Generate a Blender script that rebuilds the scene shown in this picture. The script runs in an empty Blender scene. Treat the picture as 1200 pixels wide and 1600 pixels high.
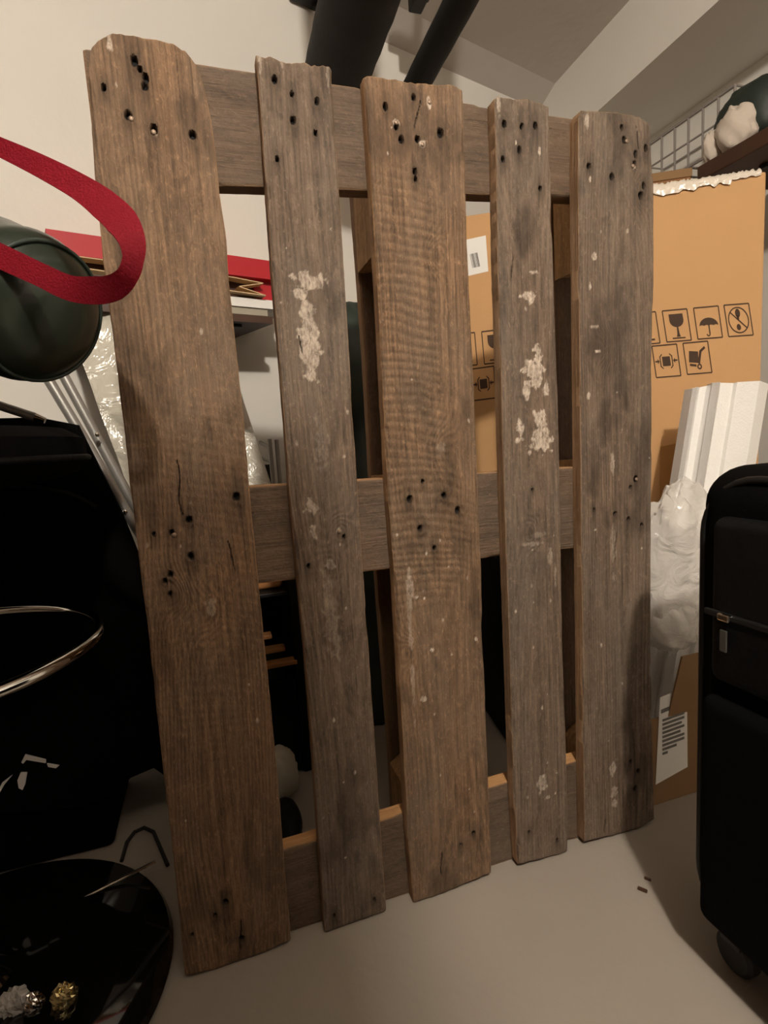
import bpy, bmesh, math
import numpy as np
from mathutils import Vector, Matrix

# ------------------------------------------------------------------ camera, world, lights, exposure
SC = bpy.context.scene
COL = SC.collection
F_PX = 850.0
RIGHT = Vector((0.95009, -0.30582, -0.06163))
UP = Vector((0.09761, 0.10379, 0.98980))
BACK = Vector((-0.29630, -0.94642, 0.12846))
EYE = Vector((0.09454, -0.73289, 0.72597))

cam_d = bpy.data.cameras.new('camera')
cam = bpy.data.objects.new('camera', cam_d)
COL.objects.link(cam)
cam.matrix_world = Matrix(((RIGHT.x, UP.x, BACK.x, EYE.x), (RIGHT.y, UP.y, BACK.y, EYE.y),
                           (RIGHT.z, UP.z, BACK.z, EYE.z), (0, 0, 0, 1)))
cam_d.sensor_fit = 'HORIZONTAL'
cam_d.sensor_width = 36.0
cam_d.lens = 36.0 * F_PX / 1200.0
cam_d.clip_start = 0.02
SC.camera = cam

w = bpy.data.worlds.new('world')
SC.world = w
w.use_nodes = True
w.node_tree.nodes['Background'].inputs[0].default_value = (0.9, 0.85, 0.8, 1)
w.node_tree.nodes['Background'].inputs[1].default_value = 0.0

def lamp(name, loc, power, color, radius):
    l = bpy.data.lights.new(name, 'POINT')
    l.energy = power
    l.color = color
    l.shadow_soft_size = radius
    o = bpy.data.objects.new(name, l)
    o.location = loc
    COL.objects.link(o)
    return o

lamp('ceiling_lamp_light', (0.20, -1.45, 1.90), 116, (1.0, 0.90, 0.77), 0.04)

SC.view_settings.view_transform = 'Standard'
SC.view_settings.look = 'None'
SC.view_settings.gamma = 1
SC.view_settings.use_curve_mapping = False
SC.view_settings.exposure = 0.08

# ------------------------------------------------------------------ where a sight line meets a real surface
def ray(u, v):
    return RIGHT * ((u - 600) / F_PX) + UP * (-(v - 800) / F_PX) - BACK

def on_plane(u, v, p, n):
    d = ray(u, v)
    n = Vector(n)
    return EYE + d * ((Vector(p) - EYE).dot(n) / d.dot(n))

def on_y(u, v, y):
    return on_plane(u, v, (0, y, 0), (0, 1, 0))

def on_z(u, v, z):
    return on_plane(u, v, (0, 0, z), (0, 0, 1))

def on_x(u, v, x):
    return on_plane(u, v, (x, 0, 0), (1, 0, 0))

# ------------------------------------------------------------------ noise
_rng = np.random.RandomState(7)
_T = _rng.rand(512, 512)

def vnoise(x, y, seed=0):
    x = np.asarray(x, float) + seed * 17.31
    y = np.asarray(y, float) + seed * 9.77
    xi = np.floor(x).astype(int); yi = np.floor(y).astype(int)
    fx = x - xi; fy = y - yi
    fx = fx * fx * (3 - 2 * fx); fy = fy * fy * (3 - 2 * fy)
    a = _T[xi % 512, yi % 512]; b = _T[(xi + 1) % 512, yi % 512]
    c = _T[xi % 512, (yi + 1) % 512]; d = _T[(xi + 1) % 512, (yi + 1) % 512]
    return (a * (1 - fx) + b * fx) * (1 - fy) + (c * (1 - fx) + d * fx) * fy

def fbm(x, y, seed=0, n=4):
    s = 0; a = .5
    for k in range(n):
        s = s + a * (vnoise(x * 2 ** k, y * 2 ** k, seed + k) - .5)
        a *= .5
    return s

def sstep(x, a, b):
    t = np.clip((x - a) / (b - a), 0, 1)
    return t * t * (3 - 2 * t)

# ------------------------------------------------------------------ materials
def new_mat(name):
    m = bpy.data.materials.new(name)
    m.use_nodes = True
    return m, m.node_tree, m.node_tree.nodes['Principled BSDF']

def mat(name, color, rough=.6, metal=0., var=.12, scale=12., bump=0., bscale=60., spec=.5, trans=0., alpha=1., coat=0.):
    m, nt, b = new_mat(name)
    N = nt.nodes
    tc = N.new('ShaderNodeTexCoord')
    no = N.new('ShaderNodeTexNoise'); no.inputs['Scale'].default_value = scale; no.inputs['Detail'].default_value = 5
    nt.links.new(tc.outputs['Object'], no.inputs['Vector'])
    mx = N.new('ShaderNodeMix'); mx.data_type = 'RGBA'
    mx.inputs['A'].default_value = (*[c * (1 - var) for c in color], 1)
    mx.inputs['B'].default_value = (*[min(1, c * (1 + var)) for c in color], 1)
    nt.links.new(no.outputs['Fac'], mx.inputs['Factor'])
    nt.links.new(mx.outputs['Result'], b.inputs['Base Color'])
    b.inputs['Roughness'].default_value = rough
    b.inputs['Metallic'].default_value = metal
    b.inputs['Specular IOR Level'].default_value = spec
    b.inputs['Transmission Weight'].default_value = trans
    b.inputs['Alpha'].default_value = alpha
    b.inputs['Coat Weight'].default_value = coat
    if bump:
        n2 = N.new('ShaderNodeTexNoise'); n2.inputs['Scale'].default_value = bscale; n2.inputs['Detail'].default_value = 4
        nt.links.new(tc.outputs['Object'], n2.inputs['Vector'])
        bp = N.new('ShaderNodeBump'); bp.inputs['Strength'].default_value = bump; bp.inputs['Distance'].default_value = .004
        nt.links.new(n2.outputs['Fac'], bp.inputs['Height'])
        nt.links.new(bp.outputs['Normal'], b.inputs['Normal'])
    return m

def wood_mat(name, dark, light, grey, axis='z', use_attr=True, period=1.0):
    m, nt, b = new_mat(name)
    N = nt.nodes; L = nt.links
    tc = N.new('ShaderNodeTexCoord')
    def mapped(sx, sl):
        mp = N.new('ShaderNodeMapping')
        s = [sx, sx, sx]
        s[{'x': 0, 'y': 1, 'z': 2}[axis]] = sl
        mp.inputs['Scale'].default_value = s
        L.new(tc.outputs['Object'], mp.inputs['Vector'])
        return mp.outputs['Vector']
    def noise(vec, detail=4, rough=.6, dist=0.):
        n = N.new('ShaderNodeTexNoise'); n.inputs['Scale'].default_value = 1
        n.inputs['Detail'].default_value = detail; n.inputs['Roughness'].default_value = rough
        n.inputs['Distortion'].default_value = dist
        L.new(vec, n.inputs['Vector']); return n.outputs['Fac']
    def math_(op, a, b_=None):
        n = N.new('ShaderNodeMath'); n.operation = op
        for i, v in enumerate((a, b_)):
            if v is None: continue
            if isinstance(v, (int, float)): n.inputs[i].default_value = v
            else: L.new(v, n.inputs[i])
        return n.outputs[0]
    def mixc(f, a, b_, blend='MIX'):
        n = N.new('ShaderNodeMix'); n.data_type = 'RGBA'; n.blend_type = blend
        for s, v in (('Factor', f), ('A', a), ('B', b_)):
            if isinstance(v, (int, float)): n.inputs[s].default_value = v
            elif isinstance(v, tuple): n.inputs[s].default_value = (*v, 1)
            else: L.new(v, n.inputs[s])
        return n.outputs['Result']
    def ramp(f, lo, hi):
        n = N.new('ShaderNodeMapRange'); n.inputs['From Min'].default_value = lo; n.inputs['From Max'].default_value = hi
        L.new(f, n.inputs['Value']); return n.outputs['Result']
    fibre = noise(mapped(420, 9), 3, .6)
    fibre2 = noise(mapped(120, 3.5), 4, .65, .3)
    blotch = noise(mapped(9, 3.2), 5, .6, .4)
    blotch2 = noise(mapped(30, 12), 6, .7, 1.2)
    fleck = noise(mapped(260, 110), 4, .7, .6)
    mottle = noise(mapped(70, 45), 5, .7, 1.0)
    if use_attr:
        at = N.new('ShaderNodeAttribute'); at.attribute_name = 'ring'
        ringv = at.outputs['Fac']
    else:
        ringv = math_('MULTIPLY', noise(mapped(5, 1.1), 2, .4), 14.0)
    ph = math_('ADD', math_('MULTIPLY', ringv, 6.2832), math_('MULTIPLY', fibre2, 3.0))
    ring = math_('MULTIPLY_ADD', math_('SINE', ph), .5)
    ring.node.inputs[2].default_value = .5
    g = math_('ADD', math_('MULTIPLY', ring, .07), math_('ADD', math_('MULTIPLY', fibre, .42), math_('MULTIPLY', fibre2, .58)))
    c = mixc(ramp(g, .34, .74), dark, light)
    c = mixc(math_('MULTIPLY', ramp(blotch, .40, .66), .75), c, mixc(ramp(g, .3, .8), tuple(x * .62 for x in grey), grey))
    c = mixc(math_('MULTIPLY', ramp(blotch2, .50, .72), .50), c, tuple(x * .6 for x in dark))
    c = mixc(math_('MULTIPLY', ramp(mottle, .52, .72), .40), c, tuple(x * 1.1 for x in light))
    c = mixc(math_('MULTIPLY', ramp(fleck, .56, .72), .45), c, tuple(min(1, x * 1.55) for x in light))
    c = mixc(math_('MULTIPLY', ramp(fleck, .44, .28), .45), c, tuple(x * .5 for x in dark))
    if use_attr:
        for an, col in (('stain', (.028, .017, .010)), ('pale', (.60, .51, .42)), ('hole', (.004, .003, .002))):
            a2 = N.new('ShaderNodeAttribute'); a2.attribute_name = an
            f = a2.outputs['Fac']
            if an == 'pale':
                f = math_('MULTIPLY', f, math_('ADD', math_('MULTIPLY', ramp(fleck, .36, .60), .55), math_('MULTIPLY', ramp(mottle, .36, .58), .45)))
            c = mixc(f, c, col)
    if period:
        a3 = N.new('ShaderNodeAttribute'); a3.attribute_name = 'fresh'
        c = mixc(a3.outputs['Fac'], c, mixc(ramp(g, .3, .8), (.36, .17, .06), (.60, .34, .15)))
    L.new(c, b.inputs['Base Color'])
    b.inputs['Roughness'].default_value = .78
    b.inputs['Specular IOR Level'].default_value = .3
    bp = N.new('ShaderNodeBump'); bp.inputs['Strength'].default_value = .85; bp.inputs['Distance'].default_value = .0022
    h = math_('ADD', math_('MULTIPLY', fibre2, .8), math_('ADD', math_('MULTIPLY', fibre, .5), math_('MULTIPLY', ring, .22)))
    h = math_('ADD', math_('ADD', h, math_('MULTIPLY', blotch2, .6)), math_('ADD', math_('MULTIPLY', fleck, .5), math_('MULTIPLY', mottle, .7)))
    L.new(h, bp.inputs['Height'])
    L.new(bp.outputs['Normal'], b.inputs['Normal'])
    return m

M = {}
M['plaster'] = mat('white_plaster', (.80, .775, .72), .85, var=.05, scale=3, bump=.35, bscale=22, spec=.2)
M['brickdark'] = mat('dark_cellar_wall', (.13, .10, .08), .9, var=.2, scale=6, bump=.4, bscale=30, spec=.1)
M['ceiling'] = mat('ceiling_plaster', (.60, .56, .52), .9, var=.06, scale=3, bump=.3, bscale=25, spec=.1)
M['floor'] = mat('painted_concrete', (.30, .265, .225), .62, var=.10, scale=4, bump=.18, bscale=90, spec=.35)
M['wood'] = wood_mat('weathered_wood', (.046, .026, .014), (.275, .166, .093), (.175, .125, .086))
M['wood_grey'] = wood_mat('weathered_grey_wood', (.040, .028, .020), (.225, .158, .110), (.160, .128, .100))
M['wood_cross'] = wood_mat('cross_board_wood', (.060, .039, .025), (.155, .104, .068), (.125, .094, .070), axis='x', use_attr=False)
M['wood_back'] = wood_mat('bottom_board_wood', (.10, .06, .036), (.24, .15, .09), (.16, .12, .085), axis='z', use_attr=False)
M['block'] = wood_mat('block_wood', (.30, .15, .055), (.68, .40, .17), (.42, .26, .13), axis='z', use_attr=False)
M['card'] = mat('cardboard', (.56, .33, .155), .85, var=.05, scale=5, bump=.12, bscale=200, spec=.2)
M['card_darkened'] = mat('darkened_cardboard', (.25, .15, .075), .85, var=.07, scale=6, spec=.2)  # cardboard darkened so its colour carries the open box's shade
M['card_edge'] = mat('cardboard_edge', (.60, .42, .24), .85, var=.08, scale=60)
M['tape'] = mat('brown_tape', (.38, .19, .06), .35, var=.04, spec=.5)
M['clear_tape'] = mat('clear_tape', (.75, .68, .58), .18, var=.08, scale=30, bump=.6, bscale=60, spec=.8)
M['ink'] = mat('print_ink', (.055, .028, .014), .8, var=.1)
M['paper'] = mat('white_paper', (.82, .81, .78), .7, var=.03)
M['ink_grey'] = mat('label_print', (.16, .15, .14), .8, var=.3, scale=120)
M['foam'] = mat('polystyrene_foam', (.84, .83, .81), .8, var=.03, scale=90, bump=.35, bscale=260)
M['black'] = mat('black_fabric', (.0022, .0020, .0021), .9, var=.3, scale=40, bump=.3, bscale=400, spec=.06)
M['black_nylon'] = mat('black_nylon', (.004, .004, .0045), .6, var=.3, scale=20, bump=.3, bscale=120, spec=.16)
M['black_gloss'] = mat('black_gloss', (.004, .004, .004), .06, var=.1, spec=.5, coat=.6)
M['black_plastic'] = mat('black_plastic', (.004, .004, .004), .5, var=.2)
M['chrome'] = mat('chrome', (.82, .80, .76), .10, 1., var=.03)
M['steel'] = mat('grey_steel_tube', (.34, .33, .31), .38, .55, var=.08, scale=30)
M['pull'] = mat('dull_zip_metal', (.10, .10, .09), .5, .6, var=.1)
M['wire'] = mat('white_wire', (.30, .27, .25), .45, .1, var=.05)
M['pipe'] = mat('black_pipe_foam', (.012, .0115, .010), .7, var=.25, scale=9, bump=.25, bscale=35, spec=.25)
M['green'] = mat('dark_green_nylon', (.010, .017, .011), .30, var=.2, scale=7, bump=.35, bscale=16, spec=.5, coat=.25)
M['green_dark'] = mat('dark_green_cloth', (.016, .026, .020), .55, var=.3, scale=14, bump=.5, bscale=30)
M['red'] = mat('red_webbing', (.165, .0012, .009), .75, var=.12, scale=70, bump=.35, bscale=500, spec=.2)
M['red_paper'] = mat('red_gloss_paper', (.42, .003, .012), .55, var=.08, scale=20)
M['shelf'] = mat('dark_stained_wood', (.055, .022, .010), .5, var=.25, scale=18)
M['brown_card'] = mat('brown_card', (.26, .125, .045), .8, var=.08)
M['cream'] = mat('cream_cloth', (.62, .54, .46), .9, var=.06, scale=25, bump=.5, bscale=45)
M['slat'] = mat('orange_wood', (.42, .19, .065), .5, var=.15, scale=30)
M['grey_sack'] = mat('pale_grey_canvas', (.36, .33, .26), .8, var=.08, scale=20)
M['rust'] = mat('rusty_nail', (.26, .19, .14), .5, .6, var=.25, scale=300)
M['rubber'] = mat('black_rubber', (.012, .012, .012), .7, var=.2)
M['gold'] = mat('gold_foil', (.62, .52, .27), .16, .9, var=.2, scale=60)

def clear_mat(name, color, trans, rough, bscale, alpha=1.):
    m, nt, b = new_mat(name)
    N = nt.nodes; L = nt.links
    out = N['Material Output']
    tc = N.new('ShaderNodeTexCoord')
    n2 = N.new('ShaderNodeTexNoise'); n2.inputs['Scale'].default_value = bscale; n2.inputs['Detail'].default_value = 4; n2.inputs['Distortion'].default_value = 1.2
    L.new(tc.outputs['Object'], n2.inputs['Vector'])
    bp = N.new('ShaderNodeBump'); bp.inputs['Strength'].default_value = .9; bp.inputs['Distance'].default_value = .012
    L.new(n2.outputs['Fac'], bp.inputs['Height'])
    L.new(bp.outputs['Normal'], b.inputs['Normal'])
    b.inputs['Base Color'].default_value = (*color, 1)
    b.inputs['Roughness'].default_value = rough
    b.inputs['Specular IOR Level'].default_value = .9
    tr = N.new('ShaderNodeBsdfTransparent')
    ms = N.new('ShaderNodeMixShader'); ms.inputs[0].default_value = trans
    L.new(b.outputs[0], ms.inputs[1]); L.new(tr.outputs[0], ms.inputs[2])
    L.new(ms.outputs[0], out.inputs['Surface'])
    return m

M['film'] = clear_mat('clear_plastic_film', (.74, .71, .67), .50, .07, 22)
M['film_white'] = clear_mat('crinkled_wrap', (.66, .63, .54), .10, .16, 18)

# ------------------------------------------------------------------ mesh helpers
class MB:
    def __init__(self):
        self.v = []; self.f = []
    def add(self, v, f):
        o = len(self.v)
        self.v += [tuple(p) for p in v]
        self.f += [tuple(i + o for i in q) for q in f]
        return self
    def box(self, c, s, bev=.0, rot=None, seg=2):
        bm = bmesh.new()
        bmesh.ops.create_cube(bm, size=1)
        for q in bm.verts: q.co = Vector((q.co.x * s[0], q.co.y * s[1], q.co.z * s[2]))
        if bev: bmesh.ops.bevel(bm, geom=bm.edges[:], offset=bev, segments=seg, profile=.5, affect='EDGES', clamp_overlap=True)
        R = rot.to_matrix() if rot is not None and not isinstance(rot, Matrix) else (rot if rot is not None else Matrix.Identity(3))
        c = Vector(c)
        bm.verts.index_update()
        v = [c + R @ q.co for q in bm.verts]; f = [[q.index for q in p.verts] for p in bm.faces]
        bm.free()
        return self.add(v, f)
    def hexa(self, p):           # eight corners: bottom 0-3, top 4-7
        return self.add(p, [(0, 3, 2, 1), (4, 5, 6, 7), (0, 1, 5, 4), (1, 2, 6, 5), (2, 3, 7, 6), (3, 0, 4, 7)])
    def tube(self, pts, r, n=10, closed=False, flat=None):
        pts = [Vector(p) for p in pts]
        k = len(pts); v = []; f = []
        ref = None
        for i, p in enumerate(pts):
            a = pts[(i - 1) % k] if (closed or i > 0) else p
            b = pts[(i + 1) % k] if (closed or i < k - 1) else p
            t = (b - a).normalized()
            if ref is None:
                ref = t.orthogonal().normalized()
            ref = (ref - t * ref.dot(t)).normalized()
            bi = t.cross(ref)
            rr = r[i] if isinstance(r, (list, tuple)) else r
            for j in range(n):
                an = 2 * math.pi * j / n
                v.append(p + ref * rr * math.cos(an) + bi * rr * math.sin(an))
        m = k if closed else k - 1
        for i in range(m):
            for j in range(n):
                a = i * n + j; b = i * n + (j + 1) % n; i2 = (i + 1) % k
                f.append((a, b, i2 * n + (j + 1) % n, i2 * n + j))
        if not closed:
            f.append(tuple(reversed(range(n)))); f.append(tuple(range((k - 1) * n, k * n)))
        return self.add(v, f)
    def lathe(self, prof, c=(0, 0, 0), n=40, axis=None):
        c = Vector(c); v = []; f = []
        R = Vector((0, 0, 1)).rotation_difference(Vector(axis)).to_matrix() if axis is not None else Matrix.Identity(3)
        for (r, z) in prof:
            for j in range(n):
                a = 2 * math.pi * j / n
                v.append(c + R @ Vector((r * math.cos(a), r * math.sin(a), z)))
        for i in range(len(prof) - 1):
            for j in range(n):
                f.append((i * n + j, i * n + (j + 1) % n, (i + 1) * n + (j + 1) % n, (i + 1) * n + j))
        f.append(tuple(reversed(range(n)))); f.append(tuple(range((len(prof) - 1) * n, len(prof) * n)))
        return self.add(v, f)
    def prism(self, poly, d):    # polygon of 3-D points pushed along vector d
        k = len(poly); d = Vector(d)
        v = [Vector(p) for p in poly] + [Vector(p) + d for p in poly]
        f = [tuple(range(k)), tuple(reversed(range(k, 2 * k)))]
        for i in range(k):
            j = (i + 1) % k
            f.append((i, i + k, j + k, j))
        return self.add(v, f)
    def strip(self, pts, wv, th):  # flat band through pts; wv width vectors; th thickness vectors
        v = []; f = []
        for i, p in enumerate(pts):
            p = Vector(p); a = Vector(wv[i]) / 2; t = Vector(th[i]) / 2
            v += [p - a - t, p + a - t, p + a + t, p - a + t]
        for i in range(len(pts) - 1):
            o = 4 * i
            for j in range(4):
                f.append((o + j, o + (j + 1) % 4, o + 4 + (j + 1) % 4, o + 4 + j))
        n = 4 * (len(pts) - 1)
        f += [(3, 2, 1, 0), (n, n + 1, n + 2, n + 3)]
        return self.add(v, f)

def link(name, me, m, parent=None):
    o = bpy.data.objects.new(name, me)
    COL.objects.link(o)
    if m is not None:
        me.materials.clear(); me.materials.append(m)
    if parent is not None:
        o.parent = parent
        o.matrix_parent_inverse = Matrix.Translation(-WORLD[parent.name]) if parent.name in WORLD else Matrix.Identity(4)
        WORLD[o.name] = Vector((0, 0, 0))
    else:
        WORLD[o.name] = Vector((0, 0, 0))
    return o
WORLD = {}

def build(name, mb, m, parent=None, smooth=False, sub=0, recalc=True):
    me = bpy.data.meshes.new(name)
    me.from_pydata([tuple(p) for p in mb.v], [], mb.f)
    if recalc:
        bm = bmesh.new(); bm.from_mesh(me)
        bmesh.ops.recalc_face_normals(bm, faces=bm.faces[:])
        bm.to_mesh(me); bm.free()
    if smooth == 'auto':
        for p in me.polygons: p.use_smooth = True
        try: me.set_sharp_from_angle(angle=math.radians(35))
        except Exception: pass
    elif smooth:
        for p in me.polygons: p.use_smooth = True
    me.update()
    o = link(name, me, m, parent)
    if sub:
        s = o.modifiers.new('subdivision', 'SUBSURF'); s.levels = sub; s.render_levels = sub
    return o

def tag(o, label=None, cat=None, group=None, kind=None):
    if label: o['label'] = label
    if cat: o['category'] = cat
    if group: o['group'] = group
    if kind: o['kind'] = kind
    return o

def thing(name, label, cat, loc=(0, 0, 0), group=None):
    o = bpy.data.objects.new(name, None)
    o.empty_display_size = .05
    COL.objects.link(o)
    o.location = loc
    WORLD[o.name] = Vector(loc)
    return tag(o, label, cat, group)

def struct(name, mb, m, **k):
    return tag(build(name, mb, m, **k), kind='structure')

# ------------------------------------------------------------------ the room
WD = Vector((math.cos(math.radians(17)), math.sin(math.radians(17)), 0))   # along the back wall
WN = Vector((WD.y, -WD.x, 0))                                              # out of the wall, towards the room
WP = Vector((0, .85, 0))
CZ = 2.0
BEAM_Z = 1.80

def on_wall(u, v, off=0.):
    return on_plane(u, v, WP + WN * off, WN)

def wall_box(a, b, z0, z1, n, t=.10):
    mb = MB(); a = Vector((a[0], a[1], 0)); b = Vector((b[0], b[1], 0)); n = Vector(n)
    p = [a, b, b + n * t, a + n * t]
    mb.hexa([q + Vector((0, 0, z0)) for q in p] + [q + Vector((0, 0, z1)) for q in p])
    return mb

mb = MB().box((.2, -.7, -.05), (5.4, 5.4, .1)); struct('floor', mb, M['floor'])
wa = WP + WD * -1.75; wb = WP + WD * 2.35
struct('wall_back', wall_box(wa, wb, 0, 2.3, -WN), M['plaster'])
struct('wall_left', wall_box((-1.45, -2.6), (-1.45, .40), 0, 2.3, (-1, 0, 0)), M['brickdark'])
struct('wall_right', wall_box((1.80, 1.5), (1.80, -2.6), 0, 2.3, (1, 0, 0)), M['plaster'])
struct('wall_front', wall_box((1.9, -2.55), (-1.5, -2.55), 0, 2.3, (0, -1, 0)), M['brickdark'])

# ceiling with a shallow sloped cove where it meets the back wall
cv = .105
pA = [WP + WD * s + WN * cv + Vector((0, 0, CZ + .032)) for s in (-1.75, 2.35)]
mb = MB()
pts = [pA[0], pA[1], Vector((2.05, -2.65, CZ + .032)), Vector((-1.55, -2.65, CZ + .032))]
mb.hexa(pts + [q + Vector((0, 0, .1)) for q in pts])
struct('ceiling', mb, M['ceiling'])
mb = MB()
lo = [WP + WD * s + Vector((0, 0, CZ)) for s in (-1.75, 2.35)]
mb.hexa([lo[0], lo[1], pA[1], pA[0]] + [q + Vector((0, 0, .12)) for q in (lo[0], lo[1], pA[1], pA[0])])
struct('trim_1', mb, M['ceiling'])
# the plastered beam that runs from the back wall to the front, its bright side turned to the lamp
bt = on_wall(850, 150)            # where its side meets wall and ceiling
bs0 = on_plane(938, 170, (0, 0, BEAM_Z), (0, 0, 1))
bs1 = on_plane(1124, 0, (0, 0, BEAM_Z), (0, 0, 1))
bd = (bs1 - bs0); bd.normalize()
bx0 = bs0 - bd * ((bs0 - WP).dot(WN) / bd.dot(WN) - .0)
bx1 = bs0 + bd * 2.9
wdt = .34
side = Vector((bd.y, -bd.x, 0)); side = side if side.x > 0 else -side
mb = MB()
q = [bx0, bx1, bx1 + side * wdt, bx0 + side * wdt - bd * .08]
mb.hexa(q + [p + Vector((0, 0, .35)) for p in q])
struct('trim_2', mb, M['plaster'])

# ------------------------------------------------------------------ the pallet
DT = .021    # deck board thickness
CT = .025    # cross board thickness

def fast_mesh(name, V, Q, extra_faces, attrs):
    me = bpy.data.meshes.new(name)
    n = len(V)
    loops = np.concatenate([Q.ravel()] + [np.array(f) for f in extra_faces]).astype(np.int32)
    tot = np.concatenate([np.full(len(Q), 4), np.array([len(f) for f in extra_faces], int)]).astype(np.int32)
    start = np.concatenate([[0], np.cumsum(tot)[:-1]]).astype(np.int32)
    me.vertices.add(n); me.vertices.foreach_set('co', V.astype(np.float32).ravel())
    me.loops.add(len(loops)); me.loops.foreach_set('vertex_index', loops)
    me.polygons.add(len(tot)); me.polygons.foreach_set('loop_start', start)
    try: me.polygons.foreach_set('loop_total', tot)
    except Exception: pass
    me.update(calc_edges=True); me.validate()
    for k, a in attrs.items():
        at = me.attributes.new(k, 'FLOAT', 'POINT')
        at.data.foreach_set('value', a.astype(np.float32))
    for p in me.polygons: p.use_smooth = True
    try: me.set_sharp_from_angle(angle=math.radians(40))
    except Exception: pass
    return me

def board_mesh(name, fl, fr, zb, zt, to_world, thick, nx, nz, seed, holes=(), pales=(), knots=(), saw=None, cracks=(), specks=0, rough=1., mid=None, fresh=.35):
    """A sawn board: fl/fr give its two long edges for a position along it, zb/zt its two ends across it."""
    t = np.linspace(0, 1, nx + 1)
    s = np.linspace(0, 1, nz + 1)
    T, S = np.meshgrid(t, s)
    B = zb(t)[None, :]; E_ = zt(t)[None, :]
    Zc = B + (E_ - B) * S
    XL = fl(Zc); XR = fr(Zc)
    X = XL + (XR - XL) * T
    W = float(np.mean(XR - XL)); LEN = float(np.mean(E_ - B))
    X = X + .0012 * rough * fbm(Zc * 45, T * 2, seed + 3) * ((T < .02) | (T > .98))
    # growth rings of a plain-sawn plank, bent around its knots
    zz = Zc * 1.0
    xc = np.mean((XL + XR) / 2) + .035 * (vnoise(zz * 1.3, zz * 0 + 3, seed) - .5) * 2 + (0 if mid is None else mid)
    dep = .012 + .075 * vnoise(zz * 1.6, zz * 0 + 8, seed + 5)
    r = np.sqrt((X - xc) ** 2 + dep ** 2)
    r = r + .006 * fbm(X * 14, zz * 3.5, seed + 9)
    kn = np.zeros_like(X)
    for (kx, kz, kr) in knots:
        d = np.sqrt(((X - kx) / 1.) ** 2 + ((Zc - kz) / 1.5) ** 2)
        r = r + .020 * np.exp(-(d / (kr * 2.2)) ** 2)
        kn = np.maximum(kn, 1 - sstep(d, kr * .6, kr * 1.1))
    ring = r / .0042
    D = .0011 * fbm(X * 16, Zc * 5, seed + 1) * rough + .0007 * fbm(X * 160, Zc * 7, seed + 2, 3) * rough
    D = D + .00008 * np.sin(2 * np.pi * ring) * (.3 + vnoise(X * 30, Zc * 7, seed + 4)) * rough
    if saw is not None:
        z0, z1, amp, per = saw
        msk = sstep(Zc, z0, z0 + .12) * (1 - sstep(Zc, z1 - .12, z1)) * sstep(vnoise(X * 11, Zc * 4, seed + 6) + .35 * (1 - T), .42, .68)
        sawv = msk * np.sin(2 * np.pi * (Zc + 1.6 * (X - XL) ** 2 - .06 * (X - XL) + .014 * vnoise(X * 9, Zc * 22, seed + 7) + .004 * vnoise(X * 40, Zc * 30, seed + 8)) / per)
        D = D + amp * sawv
    else:
        sawv = np.zeros_like(X)
    hole = np.zeros_like(X); stain = np.zeros_like(X); pale = np.zeros_like(X)
    nzv = fbm(X * 150, Zc * 150, seed + 11, 3)
    for h in holes:
        hx, hz, hr = h[:3]
        dx = (X - hx) / hr; dz = (Zc - hz) / (hr * 1.35)
        d = np.sqrt(dx * dx + dz * dz) + nzv * .9
        m = 1 - sstep(d, .65, 1.1)
        hole = np.maximum(hole, m)
        D = D - .007 * m + .0006 * np.exp(-((d - 1.5) / .4) ** 2)
        ds = np.sqrt(dx * dx + (dz * .45 + .2) ** 2)
        stain = np.maximum(stain, .62 * np.exp(-(ds / 2.6) ** 2))
    for (cx, cz, hl, sl) in cracks:
        d = np.abs(X - cx - sl * (Zc - cz) - .002 * np.sin((Zc - cz) * 90)) / (.0010 * np.clip(1 - ((Zc - cz) / hl) ** 2, .02, 1))
        m = (1 - sstep(d, .5, 1.1)) * (np.abs(Zc - cz) < hl)
        hole = np.maximum(hole, m * .9); D = D - .003 * m
    n2 = fbm(X * 95, Zc * 95, seed + 21, 4)
    for pz in pales:
        px, pzz, rx, rz = pz[:4]; st = pz[4] if len(pz) > 4 else 1.
        d = np.sqrt(((X - px) / rx) ** 2 + ((Zc - pzz) / rz) ** 2)
        m = (1 - sstep(d + n2 * 2.1 + fbm(X * 260, Zc * 260, seed + 25, 2) * .7, .80, 1.0))
        pale = np.maximum(pale, m * st)
    if specks:
        rs = np.random.RandomState(seed + 50)
        for _ in range(specks):
            px = rs.uniform(XL.mean() + .006, XR.mean() - .006); pzz = rs.uniform(.08, 1.15); rr = rs.uniform(.0009, .0022)
            d = np.sqrt(((X - px) / rr) ** 2 + ((Zc - pzz) / (rr * rs.uniform(.8, 2.2))) ** 2)
            pale = np.maximum(pale, (1 - sstep(d, .7, 1.1)) * rs.uniform(.5, .9))
    D = D + .0006 * pale
    stain = np.maximum(stain, .26 * (0 if saw is None else min(1, saw[2] / .00042) ** 2) * sstep(-sawv * (.5 + vnoise(X * 25, Zc * 30, seed + 17)), .15, .8))
    stain = np.maximum(stain, .5 * kn * (.4 + .6 * np.sin(r / .0011) ** 2))
    stain = np.maximum(stain, .55 * sstep(fbm(X * 22, Zc * 9, seed + 31), .10, .28))
    e = np.minimum(T, 1 - T) * W
    rad = .0022 + .005 * sstep(vnoise(Zc * 23, T * 1.2 + 2, seed + 13), .62, .95)
    D = D - .75 * rad * (1 - sstep(e, 0, 1) * 0 - np.clip(e / rad, 0, 1)) ** 2
    ee = np.minimum(S, 1 - S) * LEN
    D = D - .0022 * (1 - np.clip(ee / .003, 0, 1)) ** 2
    P = to_world(X, Zc, -D)
    idx = np.arange((nx + 1) * (nz + 1)).reshape(nz + 1, nx + 1)
    Q = np.stack([idx[:-1, :-1], idx[:-1, 1:], idx[1:, 1:], idx[1:, :-1]], -1).reshape(-1, 4)
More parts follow.
